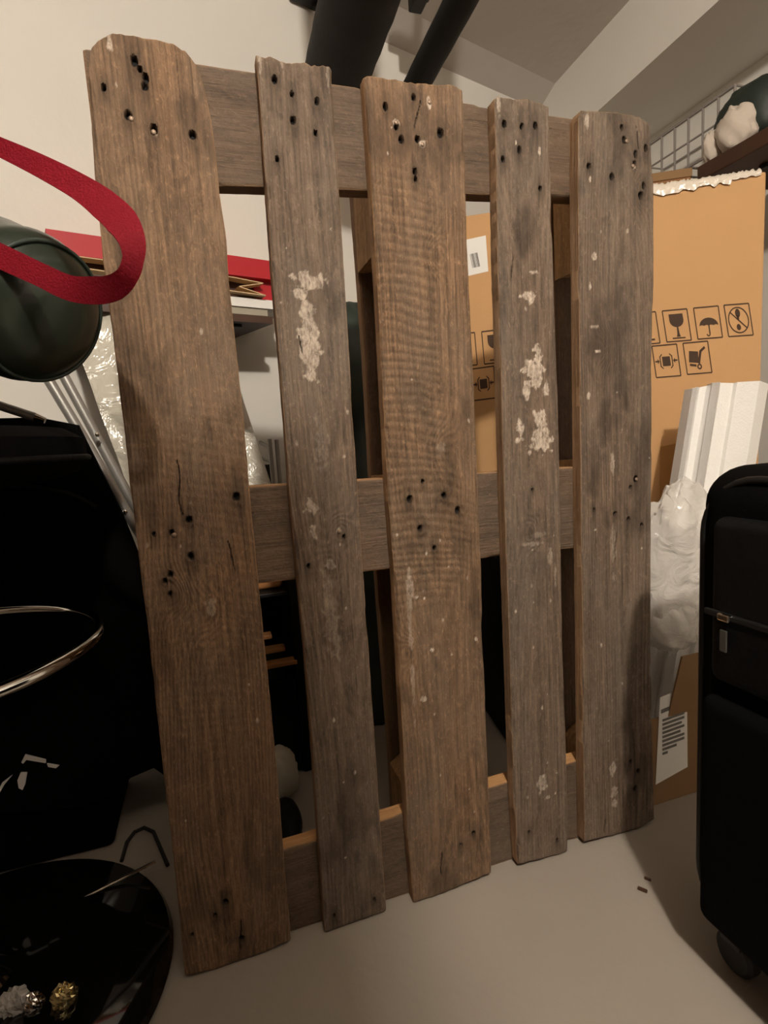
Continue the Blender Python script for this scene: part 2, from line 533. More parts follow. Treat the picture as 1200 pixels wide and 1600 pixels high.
    border = np.concatenate([idx[0, :], idx[1:, -1], idx[-1, -2::-1], idx[-2:0:-1, 0]])
    nb = len(border); base = idx.size
    Xb = X.ravel()[border]; Zb = Zc.ravel()[border]
    PB = to_world(Xb, Zb, np.full(nb, thick))
    V = np.concatenate([P.reshape(-1, 3), PB.reshape(-1, 3)])
    nxt = np.roll(border, -1); bi = base + np.arange(nb); bn = np.roll(bi, -1)
    QS = np.stack([border, bi, bn, nxt], -1)
    # back: one quad per row between the two long edges, ngons at the ends
    rows_r = [nx + k for k in range(nz + 1)]
    rows_l = [0] + [nb - k for k in range(1, nz)] + [2 * nx + nz]
    QB = np.array([[base + rows_l[k], base + rows_l[k + 1], base + rows_r[k + 1], base + rows_r[k]] for k in range(1, nz - 1)])
    ng1 = [base + k for k in range(nx, -1, -1)] + [base + rows_l[1], base + rows_r[1]]
    ng2 = [base + k for k in range(nx + nz, 2 * nx + nz + 1)][::-1] + [base + rows_r[nz - 1], base + rows_l[nz - 1]]
    ng2 = ng2[::1]
    att = {}
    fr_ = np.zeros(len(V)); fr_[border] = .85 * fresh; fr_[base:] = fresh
    for k, a in (('ring', ring), ('hole', hole), ('stain', stain), ('pale', pale)):
        av = a.ravel()
        bv = av[border] * (1 if k == 'ring' else .25)
        att[k] = np.concatenate([av, bv])
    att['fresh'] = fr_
    return fast_mesh(name, V, np.concatenate([Q, QS, QB]), [ng1, ng2], att)

def poly_fn(pxs, y=0.):
    pp = [on_y(u, v, y) for u, v in pxs]
    pp.sort(key=lambda p: p.z)
    zs = np.array([p.z for p in pp]); xs = np.array([p.x for p in pp])
    c = np.polyfit(zs, xs, 1)
    def f(z):
        r = np.interp(z, zs, xs)
        lo = xs[0] + (z - zs[0]) * c[0]; hi = xs[-1] + (z - zs[-1]) * c[0]
        return np.where(z < zs[0], lo, np.where(z > zs[-1], hi, r))
    return f

L_PX = [[(137, 90), (141, 180), (148, 274), (159, 390), (169, 472), (180, 555), (191, 649), (204, 765), (218, 880), (233, 1000), (250, 1160), (268, 1310), (288, 1510)],
        [(401, 95), (409, 200), (416, 300), (427, 450), (440, 600), (455, 800), (475, 1000), (487, 1150), (497, 1300), (508, 1455)],
        [(570, 125), (577, 230), (584, 350), (592, 480), (599, 620), (606, 760), (615, 880), (622, 1000), (630, 1150), (637, 1300), (646, 1405)],
        [(773, 158), (776, 260), (778, 400), (783, 560), (788, 760), (796, 1000), (804, 1250), (810, 1350)],
        [(904, 180), (904, 300), (906, 500), (908, 760), (911, 1000), (913, 1250), (914, 1310)]]
R_PX = [[(312, 110), (320, 140), (330, 187), (337, 240), (343, 304), (354, 375), (358, 442), (366, 517), (372, 574), (383, 680), (392, 790), (402, 890), (413, 1000), (425, 1120), (437, 1250), (446, 1370), (455, 1470)],
        [(518, 108), (525, 220), (532, 330), (541, 470), (550, 620), (560, 780), (575, 1000), (587, 1170), (595, 1300), (604, 1425)],
        [(723, 142), (727, 250), (730, 380), (735, 480), (741, 600), (747, 760), (752, 880), (755, 1000), (761, 1150), (765, 1270), (768, 1360)],
        [(858, 165), (861, 280), (866, 450), (872, 620), (876, 780), (879, 1000), (885, 1180), (889, 1330)],
        [(1016, 192), (1018, 225), (1022, 260), (1022, 420), (1020, 600), (1018, 800), (1017, 1000), (1020, 1150), (1023, 1275)]]
TOP_PX = [[(137, 92), (142, 74), (152, 62), (168, 53), (174, 49), (200, 53), (222, 58), (250, 61), (272, 68), (288, 77), (299, 90), (306, 99), (312, 112)],
          [(401, 84), (407, 88), (416, 90), (424, 87), (436, 93), (452, 97), (468, 96), (476, 95), (486, 101), (502, 101), (518, 104)],
          [(570, 116), (582, 118), (600, 121), (628, 124), (640, 127), (668, 130), (690, 132), (700, 131), (714, 134), (723, 140)],
          [(773, 153), (779, 150), (792, 152), (808, 154), (826, 154), (840, 159), (858, 165)],
          [(904, 181), (909, 172), (924, 173), (945, 173), (968, 176), (990, 180), (1002, 183), (1010, 189), (1016, 196)]]
BOT_PX = [[(293, 1532), (340, 1520), (400, 1500), (455, 1476)], [(508, 1462), (605, 1428)], [(648, 1416), (690, 1402), (768, 1368)],
          [(810, 1358), (890, 1337)], [(914, 1312), (960, 1309), (1000, 1298), (1023, 1280)]]
S_ = .00092
H_PX = [[(210, 95, 4.5), (218, 108, 2.5), (227, 122, 3.5), (226, 135, 3.8), (162, 137, 2.6), (200, 181, 4), (240, 202, 4.2), (301, 212, 4.2),
         (240, 834, 2.5), (268, 832, 3.5), (295, 812, 4), (369, 776, 4.5), (298, 869, 4), (266, 898, 3.5), (258, 908, 3), (266, 928, 3.5), (352, 1410, 4), (336, 1430, 3), (378, 1468, 4.5), (300, 1460, 2.2)],
        [(429, 124, 3.5), (456, 147, 3), (495, 159, 3.8), (458, 189, 4), (493, 208, 2.5), (433, 249, 2.6), (482, 884, 2.5), (537, 838, 2), (522, 1432, 3), (585, 1405, 2)],
        [(602, 167, 3.6), (646, 152, 3), (619, 197, 3.2), (627, 218, 3.8), (652, 218, 3.8), (688, 209, 4.6), (648, 268, 3.5), (649, 280, 2.5), (640, 780, 4), (694, 775, 4.4), (715, 798, 4.2), (656, 826, 4.4), (679, 857, 3.2), (660, 752, 2.2), (740, 1302, 3), (720, 1320, 2.4)],
        [(788, 193, 3.8), (815, 197, 3), (836, 197, 3.8), (811, 235, 3.6), (786, 249, 3), (844, 294, 2.8), (826, 1300, 2.6), (870, 1312, 2.4), (832, 765, 1.6)],
        [(971, 199, 3), (975, 218, 4), (1009, 232, 4), (993, 241, 4.2), (920, 260, 3.6), (956, 276, 4), (1006, 291, 4.4), (1001, 306, 4.6), (991, 256, 3),
         (993, 748, 4), (985, 762, 2.8), (928, 797, 2.2), (961, 803, 3.4), (982, 812, 3.6), (1002, 820, 3), (997, 1205, 4), (992, 1232, 4), (985, 1190, 3)]]
P_PX = [[(327, 940, 9, 4, .35), (330, 955, 5, 8, .3), (170, 62, 3, 14, .7)],
        [(484, 437, 22, 14), (500, 438, 6, 14), (470, 462, 12, 10), (478, 480, 13, 16), (483, 505, 10, 16), (480, 530, 14, 20), (486, 560, 14, 22), (487, 586, 9, 10),
         (488, 788, 8, 12, .8), (491, 830, 5, 10, .9), (530, 830, 4, 6, .9), (515, 880, 9, 10, .45), (500, 690, 10, 40, .18), (515, 960, 12, 60, .2), (525, 1000, 6, 40, .25), (405, 92, 3, 20, .6), (440, 100, 2, 14, .5), (512, 120, 2, 18, .5)],
        [(640, 920, 5, 30, .45), (641, 985, 3, 60, .35), (646, 1080, 3, 50, .3), (651, 933, 2.5, 2, 1), (663, 935, 2, 1.5, 1), (676, 1015, 3, 2.5, 1), (706, 1022, 3, 2, .8), (744, 1000, 2.5, 3, 1), (662, 1093, 4, 4, .8), (670, 160, 3, 7, .9), (660, 227, 4, 5, .8), (619, 192, 4, 4, .8), (690, 700, 10, 10, .2)],
        [(828, 462, 13, 10), (821, 482, 4, 6), (834, 585, 15, 24), (840, 562, 8, 20), (823, 608, 7, 14), (853, 607, 5, 14), (843, 655, 11, 14), (845, 688, 19, 20), (814, 672, 6, 14), (809, 688, 5, 5), (832, 425, 9, 3, .8),
         (848, 1225, 13, 16, .55), (856, 1245, 6, 4, .7), (860, 870, 4, 12, .4), (868, 900, 3, 20, .4), (845, 835, 22, 5, .25), (832, 850, 16, 4, .3), (843, 234, 2, 5, .9), (779, 165, 3, 14, .5)],
        [(920, 618, 3.5, 5.5), (928, 402, 4, 5), (922, 448, 4, 6, .9), (930, 510, 6, 3, .6), (935, 549, 5, 2, .9), (957, 1205, 7, 16, .6), (960, 1235, 8, 16, .6), (960, 1255, 7, 8, .5), (930, 828, 2, 2, 1), (957, 730, 4, 22, .5), (958, 860, 5, 40, .3), (922, 281, 3, 5, .9), (990, 260, 3, 4, .9), (917, 188, 4, 16, .7), (985, 765, 2.5, 3, .9)]]
K_PX = [[(325, 958, 11), (275, 930, 9)], [(515, 886, 9), (532, 832, 8)], [(694, 704, 12), (682, 400, 8), (640, 1020, 8)], [(830, 832, 8)], [(945, 545, 9), (1000, 300, 8)]]
C_PX = [[(280, 760, 45, 0), (362, 870, 26, -.25), (376, 1462, 30, 0)], [(470, 540, 14, -.3)], [(652, 180, 22, .2), (690, 1345, 26, 0), (640, 1380, 30, 0)], [(800, 420, 25, 0)], [(996, 216, 18, -.25), (962, 850, 30, 0), (945, 1290, 22, 0)]]

pallet = thing('wooden_pallet', 'weathered brown wooden pallet standing on end on the floor, deck boards towards us', 'pallet', (.4, .07, 0))
def mpx(px):     # pixel size near the deck at that height, in metres
    return S_
deck = []
for i in range(5):
    fl = poly_fn(L_PX[i]); fr = poly_fn(R_PX[i])
    tp = [on_y(u, v, 0) for u, v in TOP_PX[i]]; bp_ = [on_y(u, v, 0) for u, v in BOT_PX[i]]
    tx = np.array([p.x for p in tp]); tz = np.array([p.z for p in tp])
    bx = np.array([p.x for p in bp_]); bz = np.array([p.z for p in bp_])
    tx = (tx - tx[0]) / (tx[-1] - tx[0]); bx = (bx - bx[0]) / (bx[-1] - bx[0])
    bz = np.clip(bz - bz.min(), 0, .008) + .0006
    def zt(t, tx=tx, tz=tz, i=i):
        return np.interp(t, tx, tz) + .0022 * (vnoise(t * 26, t * 0 + i, 3) - .5)
    def zb(t, bx=bx, bz=bz, i=i):
        return np.interp(t, bx, bz) + .002 * vnoise(t * 14, t * 0 + i, 5)
    wd = float(np.mean(fr(np.array([.6])) - fl(np.array([.6]))))
    P3 = lambda u, v: on_y(u, v, 0)
    holes = [(P3(u, v).x, P3(u, v).z, r * S_) for u, v, r in H_PX[i]]
    kp = .72 if i == 1 else 1.
    pal = [(P3(q[0], q[1]).x, P3(q[0], q[1]).z, q[2] * S_ * 1.05, q[3] * S_ * 1.05) + (((q[4] if len(q) > 4 else 1.) * kp,)) for q in P_PX[i]]
    kn = [(P3(u, v).x, P3(u, v).z, r * S_) for u, v, r in K_PX[i]]
    cr = [(P3(q[0], q[1]).x, P3(q[0], q[1]).z, q[2] * S_, q[3]) for q in C_PX[i]]
    saw = [(.25, 1.0, .00025, .012), None, (.42, 1.16, .00042, .0125), None, None][i]
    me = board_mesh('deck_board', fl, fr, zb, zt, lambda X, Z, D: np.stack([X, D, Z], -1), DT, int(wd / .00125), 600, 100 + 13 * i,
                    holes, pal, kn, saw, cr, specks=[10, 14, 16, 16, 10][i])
    d = link('deck_board', me, M['wood'] if i in (0, 2) else M['wood_grey'], pallet)
    deck.append(d)
deck[0]['label'] = 'wide deck board with rounded top corners'
deck[1]['label'] = 'narrow deck board with a flaked pale residue streak'
deck[2]['label'] = 'wide deck board with rippled saw marks'
deck[3]['label'] = 'narrow deck board with three white residue patches'
deck[4]['label'] = 'wide deck board with many nail holes at its top right'

# nail heads left in some of the holes
for (i, u, v) in ((0, 205, 186), (0, 272, 836), (0, 240, 207), (2, 660, 226), (2, 671, 160), (2, 619, 192), (4, 979, 221), (4, 989, 260), (4, 994, 749), (1, 530, 830)):
    p = on_y(u, v, .0)
    mb = MB().lathe([(.0012, .004), (.0012, 0), (.003, 0), (.0032, -.0008), (.0022, -.0016), (.0004, -.0019)], (p.x, p.y, p.z), 10, axis=(0, 1, 0))
    build('nail', mb, M['rust'], deck[i], smooth=True)

# cross boards behind the deck
CROSS = [([(330, 103), (395, 110), (522, 133), (565, 138), (730, 155), (765, 160), (862, 183), (890, 187)],
          [(356, 282.7), (410, 287.6), (540, 303), (731, 307.5), (762, 307.5), (864, 305), (890.5, 301.5)]),
         ([(390, 758), (452, 757), (560, 751), (603, 747), (745, 740), (778, 738), (875, 731), (897, 728)],
          [(405, 915), (462, 905), (570, 893), (610, 887), (752, 871), (780, 869), (877, 860), (900, 857)]),
         ([(446, 1334), (494, 1312), (596, 1280.5), (627.5, 1271.5), (764.5, 1227), (795.5, 1221), (886, 1195), (904, 1190.5)], None)]
for k, (tpx, bpx) in enumerate(CROSS):
    def edge(pxs, deg=1):
        pp = [on_y(u, v, DT) for u, v in pxs]
        c = np.polyfit([p.x for p in pp], [p.z for p in pp], 1)
        return lambda x: np.polyval(c, x)
    ft = edge(tpx); fb = edge(bpx) if bpx else (lambda x: .0015 + 0 * x)
    me = board_mesh('cross_board', lambda x: fb(x), lambda x: ft(x), lambda t: .002 + 0 * t, lambda t: .797 + 0 * t,
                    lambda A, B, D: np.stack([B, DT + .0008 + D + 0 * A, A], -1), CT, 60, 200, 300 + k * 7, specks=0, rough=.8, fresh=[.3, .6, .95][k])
    link('cross_board', me, M['wood_cross'], pallet)

# blocks and the three bottom boards
BY0, BY1 = DT + CT + .002, DT + CT + .076
BW = [(.002, .098), (.344, .478), (.702, .798)]
def block(x0, x1, z0, z1, seed, ragged):
    nz = 14; nx = 10
    mb = MB()
    rs = np.random.RandomState(seed)
    loop = []
    # outline in the X-Z plane with a splintered inner end
    tops = []
    for a in range(nx + 1):
        x = x0 + (x1 - x0) * a / nx
        tops.append((x, ragged(a / nx) * .02 + rs.uniform(-.002, .002)))
    if z0 < .3:
        poly = [(x0, z0), (x1, z0)] + [(x, z1 + d) for x, d in reversed(tops)]
    else:
        poly = [(x1, z1), (x0, z1)] + [(x, z0 - d) for x, d in tops]
    mb.prism([(x, BY0, z) for x, z in poly], (0, BY1 - BY0, 0))
    return mb
for j, (x0, x1) in enumerate(BW):
    build('block', block(x0, x1, .002, .168 if j == 1 else .135, 10 + j, lambda t: math.sin(t * 5)), M['block'], pallet)
    build('block', block(x0, x1, .53, .672, 20 + j, lambda t: 0), M['block'], pallet)
    build('block', block(x0, x1, 1.012, 1.196, 30 + j, lambda t: 1.2 * (1 - t) if j else .3), M['block'], pallet)
for j, (x0, x1) in enumerate([(0, .1), (.345, .480), (.700, .8)]):
    mid = .05 * 0
    me = board_mesh('bottom_board', lambda z, x0=x0: x0 + .0015 * np.sin(z * 9), lambda z, x1=x1: x1 + .0015 * np.sin(z * 7 + 1),
                    lambda t: .001 + 0 * t, lambda t: 1.197 + 0 * t,
                    lambda X, Z, D: np.stack([X, BY1 + .001 + D, Z], -1), .021, 30, 160, 400 + j, rough=.8)
    link('bottom_board', me, M['wood_back'], pallet)

# ------------------------------------------------------------------ pipes and fittings under the ceiling
def pipe_run(name, label, u, r, z, y0=-2.3):
    a = on_z(u, 0, z)
    d = Vector((bd.x, bd.y, 0)).normalized(); d = -d if d.y < 0 else d
    k = (WP - a).dot(WN) / d.dot(WN)
    end = a + d * (k - r * .75)
    st = a - d * .12                  # unseen bend up into the ceiling, added to let the lamp's light past
    n = 20
    pts = [Vector((st.x, st.y, 2.05)) - d * .13] + [st - d * .13 + Vector((0, 0, .13 + k * .08)) for k in (2, 1)]
    pts += [st + Vector((0, 0, .13)) - d * .13 * math.cos(q_) - Vector((0, 0, .13 * math.sin(q_))) for q_ in np.linspace(0, math.pi / 2, 7)]
    pts += [st + (end - st) * (i / n) for i in range(1, n + 1)]
    n = len(pts) - 1
    t = thing(name, label, 'pipe', (a.x, a.y, z))
    rr = [r * (1 + .012 * math.sin(i * 2.1)) for i in range(n + 1)]
    build('insulation', MB().tube(pts, rr, 28), M['pipe'], t, smooth='auto')
    build('wall_collar', MB().tube([end - d * .022, end - d * .002], r * 1.06, 28), M['black_plastic'], t, smooth='auto')
    hb = a + d * .02
    mb = MB(); mb.box(hb + Vector((0, 0, (2.032 - z) / 2 + r / 2)), (.022, .012, 2.03 - z - r), .001)
    build('hanger', mb, M['black_plastic'], t)
    return a, d
pa, pd = pipe_run('insulated_pipe', 'thick black insulated pipe under the ceiling, left of the thin one', 560, .078, 1.62)
pipe_run('insulated_pipe', 'thin black insulated pipe under the ceiling, right of the thick one', 720, .034, 1.66)
# dark junction fittings seen beside the pipes at the top edge
p = on_wall(478, 0, .03)
t = thing('junction_box', 'small black junction box high on the white wall, left of the pipes', 'box', p)
build('housing', MB().box(p + Vector((0, 0, .035)), (.085, .05, .075), .006, Matrix.Rotation(math.radians(17), 3, 'Z')), M['black_plastic'], t)
build('cable_gland', MB().tube([p + WD * .03 + Vector((0, 0, 0)), p + WD * .03 - Vector((0, 0, .012))], .010, 12), M['black_plastic'], t, smooth='auto')
p = on_z(655, 4, 1.93)
t = thing('ceiling_bracket', 'small dark bracket on the ceiling between the two pipes', 'bracket', p)
build('plate', MB().box(p + Vector((0, 0, .055)), (.10, .10, .03), .004), M['black_plastic'], t)
build('arm', MB().box(p + Vector((0, 0, .02)), (.04, .07, .05), .004), M['black_plastic'], t)

# ------------------------------------------------------------------ wall shelf with folded bags
OFF = .215
def wz(u, v, off=OFF): return on_wall(u, v, off)
def slab_on_wall(mb, u0, u1, v_ref, vt, vb, off0=OFF, off1=.012, skew=0.):
    a = wz(u0, v_ref, off0); b = wz(u1, v_ref, off0)
    zt_ = wz(425, vt, off0).z; zb_ = wz(425, vb, off0).z
    bk = -WN * (off0 - off1)
    p = [Vector((a.x, a.y, zb_)), Vector((b.x, b.y, zb_)), Vector((b.x, b.y, zb_)) + bk + WD * skew, Vector((a.x, a.y, zb_)) + bk]
    mb.hexa(p + [q + Vector((0, 0, zt_ - zb_)) for q in p])
    return mb
t = thing('wall_shelf', 'narrow dark wall shelf under a stack of folded bags behind the pallet', 'shelf', (.1, .8, wz(425, 506).z))
build('board', slab_on_wall(MB(), 45, 421, 440, 495, 506, skew=-.03), M['shelf'], t)
for u in (130, 330):
    q = wz(u, 430, .02); zz = wz(425, 506).z
    mb = MB(); mb.box(Vector((q.x, q.y, zz - .055)) - WN * .008, (.02, .006, .11), .001, Matrix.Rotation(math.radians(17), 3, 'Z'))
    mb.box(Vector((q.x, q.y, zz - .0035)) + WN * .08, (.02, .17, .006), .001, Matrix.Rotation(math.radians(17), 3, 'Z'))
    build('bracket', mb, M['black_plastic'], t)
t = tag(build('folded_paper_bag', slab_on_wall(MB(), 70, 414, 440, 483.3, 494.7, off0=.205), M['grey_sack']), 'flat grey folded bag lying directly on the dark wall shelf', 'bag')
t = tag(build('folded_paper_bag', slab_on_wall(MB(), 75, 446, 440, 469.5, 483, off0=.21), M['paper']), 'flat white folded bag between the grey one and the brown one', 'bag')
t = thing('folded_paper_bag', 'dark brown folded paper bag with pale zigzag edges under the red one', 'bag', (.1, .8, wz(425, 469).z))
build('panel', slab_on_wall(MB(), 58, 405, 440, 437, 469, off0=.19), M['shelf'], t)
def zig(pxs, off=.212):
    mb = MB(); pts = [wz(u, v, off) for u, v in pxs]
    mb.strip(pts, [WN * .03] * len(pts), [Vector((0, 0, .0022))] * len(pts))
    return mb
build('fold', zig([(60, 397), (120, 404), (362, 436), (408, 445), (370, 450), (412, 464), (360, 457), (150, 425), (60, 412)]), M['card_edge'], t)
p0 = [wz(395, 438, .20), wz(432, 436, .20), wz(436, 476, .20), wz(400, 468, .20)]
build('side_flap', MB().prism(p0, -WN * .15), M['red_paper'], t)
t = thing('folded_paper_bag', 'glossy red folded paper bag on top of the stack on the wall shelf', 'bag', (.1, .8, wz(425, 436).z))
build('panel', slab_on_wall(MB(), 82, 452, 440, 408, 431, off0=.214), M['red_paper'], t)
build('lip', slab_on_wall(MB(), 86, 440, 440, 431, 437, off0=.222, off1=.1), M['red_paper'], t)

# ------------------------------------------------------------------ right side: trunk, carton, shelf, basket
tr = thing('storage_trunk', 'low black storage trunk on the floor under the big carton', 'trunk', (1.1, .5, 0))
rz = math.radians(-10)
RT = Matrix.Rotation(rz, 3, 'Z')
tc_ = Vector((.695, .335, 0)) + RT @ Vector((.36, .24, 0))
build('body', MB().box(tc_ + Vector((0, 0, .222)), (.72, .48, .440), .012, RT), M['black_nylon'], tr, smooth='auto')
build('lid', MB().box(tc_ + Vector((0, 0, .470)), (.735, .495, .055), .010, RT), M['black_plastic'], tr, smooth='auto')
for s_ in (-.2, .2):
    build('latch', MB().box(tc_ + RT @ Vector((s_, -.246, .43)), (.05, .012, .06), .003, RT), M['black_plastic'], tr)

CE = Vector((.87, -.50, 0)).normalized(); CN = Vector((CE.y, -CE.x, 0))   # along the carton's face, out of it
CP = Vector((1.226, .343, 0))
def cc(u, v, off=0.): return on_plane(u, v, CP + CN * off, CN)
cl = cc(704, 500); cr_ = cc(1194, 430)
ctop = cc(1100, 281).z; cbot = .4985
carton = thing('carton', 'big brown carton printed with shipping symbols, on the black trunk', 'carton', (1.2, .6, cbot))
dpt = .40
mb = MB()
base = [Vector((cl.x, cl.y, cbot)), Vector((cr_.x, cr_.y, cbot)), Vector((cr_.x, cr_.y, cbot)) - CN * dpt, Vector((cl.x, cl.y, cbot)) - CN * dpt]
bm = bmesh.new()
vs = [bm.verts.new(p) for p in base] + [bm.verts.new(p + Vector((0, 0, ctop - cbot))) for p in base]
for f in [(0, 3, 2, 1), (4, 5, 6, 7), (0, 1, 5, 4), (1, 2, 6, 5), (2, 3, 7, 6), (3, 0, 4, 7)]: bm.faces.new([vs[i] for i in f])
bmesh.ops.bevel(bm, geom=bm.edges[:], offset=.006, segments=2, profile=.5, affect='EDGES')
me = bpy.data.meshes.new('body'); bm.to_mesh(me); bm.free()
link('body', me, M['card'], carton)
def on_card(mb, pxs, th=.0006, off=.0002):
    mb.prism([cc(u, v) + CN * off for u, v in pxs], CN * th); return mb
def tape_band(pxs, m, name, th=.0008):
    return build(name, on_card(MB(), pxs, th), m, carton)
tape_band([(1032, 698), (1070, 690), (1062, 795), (1031, 800)], M['tape'], 'tape_patch')
# clear tape folded over the top edge, crinkled
V = []; Fc = []
nA, nB = 60, 8
rs = np.random.RandomState(4)
for i in range(nA + 1):
    u = 1018 + (1188 - 1018) * i / nA
    b0 = cc(u, 287 - .035 * (u - 1100)); b0.z = ctop
    hgt = .022 * (.55 + .6 * vnoise(i * .35, 2., 3)) * (1 if u < 1140 else .5)
    for j in range(nB + 1):
        t_ = j / nB
        if t_ < .5: p = b0 + CN * (.0035 + .003 * rs.rand()) + Vector((0, 0, -hgt * (1 - 2 * t_)))
        else: p = b0 - CN * (.10 * (2 * t_ - 1)) + Vector((0, 0, .003 + .006 * rs.rand()))
        V.append(p)
for i in range(nA):
    for j in range(nB):
        a = i * (nB + 1) + j; Fc.append((a, a + 1, a + nB + 2, a + nB + 1))
build('clear_tape', MB().add(V, Fc), M['clear_tape'], carton, smooth=True)

# printed handling symbols: each drawn in its own unit square, three frame corners give its place on the face
def frame_map(tl, tr_, bl):
    A = cc(*tl); B = cc(*tr_) - A; C_ = cc(*bl) - A
    return lambda x, y: A + B * x + C_ * y + CN * .0003
def poly(mb, fm, pts): mb.prism([fm(x, y) for x, y in pts], CN * .0005)
def line(mb, fm, a, b, w_=.035):
    d = np.array(b, float) - np.array(a, float); L_ = np.hypot(*d); n_ = np.array([-d[1], d[0]]) / L_ * w_ / 2
    poly(mb, fm, [tuple(a + n_), tuple(b + n_), tuple(b - n_), tuple(a - n_)])
def ringp(mb, fm, c, r, w_=.035, n=28, a0=0, a1=2 * math.pi):
    for i in range(n):
        s0 = a0 + (a1 - a0) * i / n; s1 = a0 + (a1 - a0) * (i + 1) / n
        P = lambda rr, s: (c[0] + rr * math.cos(s), c[1] + rr * math.sin(s))
        poly(mb, fm, [P(r + w_ / 2, s0), P(r + w_ / 2, s1), P(r - w_ / 2, s1), P(r - w_ / 2, s0)])
def border(mb, fm):
    for a, b in (((0, 0), (1, 0)), ((1, 0), (1, 1)), ((1, 1), (0, 1)), ((0, 1), (0, 0))): line(mb, fm, np.array(a), np.array(b), .04)
def sym_glass(mb, fm):
    bowl = [(.24, .12), (.80, .12)] + [(.80 - .0 + .03 * math.sin(i), .12) for i in ()]
    bowl = [(.23, .13), (.79, .13), (.80, .33)] + [(.515 + .285 * math.cos(a), .33 + .22 * math.sin(a)) for a in np.linspace(0, math.pi, 12)]
    poly(mb, fm, bowl)
    poly(mb, fm, [(.49, .54), (.55, .54), (.565, .76), (.60, .86), (.44, .86), (.475, .76)])
    poly(mb, fm, [(.26, .88), (.78, .88), (.78, .92), (.26, .92)])
def sym_umbrella(mb, fm):
    top = [(.52 + .38 * math.cos(a), .60 - .26 * math.sin(a)) for a in np.linspace(0, math.pi, 16)]
    sc = []
    for k in range(4):
        x0 = .14 + .19 * k
        sc += [(x0 + .095 - .095 * math.cos(a), .60 - .035 * math.sin(a)) for a in np.linspace(0.3, math.pi - .3, 5)]
    poly(mb, fm, top + sc)
    line(mb, fm, np.array((.52, .56)), np.array((.52, .86)), .05)
    ringp(mb, fm, (.46, .86), .06, .04, 10, 0, math.pi)
def sym_nostep(mb, fm):
    ringp(mb, fm, (.5, .5), .40, .04, 34)
    line(mb, fm, np.array((.20, .24)), np.array((.80, .76)), .04)
    E = lambda cx, cy, rx, ry: [(cx + rx * math.cos(a), cy + ry * math.sin(a)) for a in np.linspace(0, 2 * math.pi, 14, endpoint=False)]
    poly(mb, fm, E(.50, .28, .10, .14)); poly(mb, fm, E(.47, .72, .085, .10))
    poly(mb, fm, [(.44, .34), (.55, .36), (.52, .50), (.46, .48)])
def sym_clamp(mb, fm):
    poly(mb, fm, [(.34, .36), (.66, .36), (.66, .66), (.34, .66)])
    for sx in (-1, 1):
        x = .5 + sx * .24
        line(mb, fm, np.array((x, .34)), np.array((x, .68)), .04)
        line(mb, fm, np.array((x - sx * .09, .28)), np.array((x, .36)), .035)
        line(mb, fm, np.array((x - sx * .09, .74)), np.array((x, .66)), .035)
        poly(mb, fm, [(.5 + sx * .27, .50), (.5 + sx * .35, .42), (.5 + sx * .35, .58)])
        line(mb, fm, np.array((.5 + sx * .34, .5)), np.array((.5 + sx * .45, .5)), .05)
def sym_trolley(mb, fm):
    poly(mb, fm, [(.20, .26), (.56, .30), (.52, .66), (.14, .62)])
    line(mb, fm, np.array((.16, .70)), np.array((.42, .74)), .07)
    line(mb, fm, np.array((.53, .68)), np.array((.66, .28)), .09)
    line(mb, fm, np.array((.65, .30)), np.array((.85, .18)), .08)
    ringp(mb, fm, (.54, .78), .07, .05, 14)
def sym_up(mb, fm):
    for x in (.33, .67):
        poly(mb, fm, [(x, .14), (x + .13, .36), (x + .045, .36), (x + .045, .76), (x - .045, .76), (x - .045, .36), (x - .13, .36)])
    poly(mb, fm, [(.2, .84), (.82, .84), (.82, .90), (.2, .90)])
SYM = [(sym_glass, (1034.6, 486), (1073, 482.5), (1042, 534.5)), (sym_umbrella, (1083.5, 481.5), (1122, 478), (1090.5, 530)),
       (sym_nostep, (1131, 477), (1169.5, 474), (1138.5, 526)), (sym_up, (985.5, 491), (1024, 487), (993, 539.5)),
       (sym_clamp, (1018.5, 541), (1057, 537.5), (1025.5, 590)), (sym_trolley, (1067, 536.5), (1105.5, 533), (1074, 585)),
       (sym_glass, (752.5, 518.5), (788, 514), (757, 569)), (sym_up, (705, 524), (741.5, 519.5), (709.5, 574)),
       (sym_clamp, (736, 577), (771.5, 572), (740, 626)), (sym_umbrella, (797, 513), (832.5, 509), (801.5, 563)),
       (sym_trolley, (780.5, 571), (816, 567), (785, 620)), (sym_nostep, (841.5, 507.5), (877, 503), (846, 557.5))]
for fn, a, b, c_ in SYM:
    mb = MB(); fm = frame_map(a, b, c_); border(mb, fm); fn(mb, fm)
    build('printed_symbol', mb, M['ink'], carton)
lab = build('barcode_label', on_card(MB(), [(690, 383), (759, 368), (763, 424), (694, 440)], .0006), M['paper'], carton)
mb = MB(); rs = np.random.RandomState(2)
x = 0.
fm = frame_map((734, 397.5), (746.5, 394.5), (738.5, 419))
fm2 = lambda x_, y_: fm(x_, y_) + CN * .0006
while x < 1:
    wb_ = rs.choice([.03, .05, .09]); poly(mb, fm2, [(x, 0), (min(1, x + wb_), 0), (min(1, x + wb_), 1), (x, 1)]); x += wb_ + rs.choice([.03, .05, .08])
build('barcode', mb, M['ink_grey'], lab)

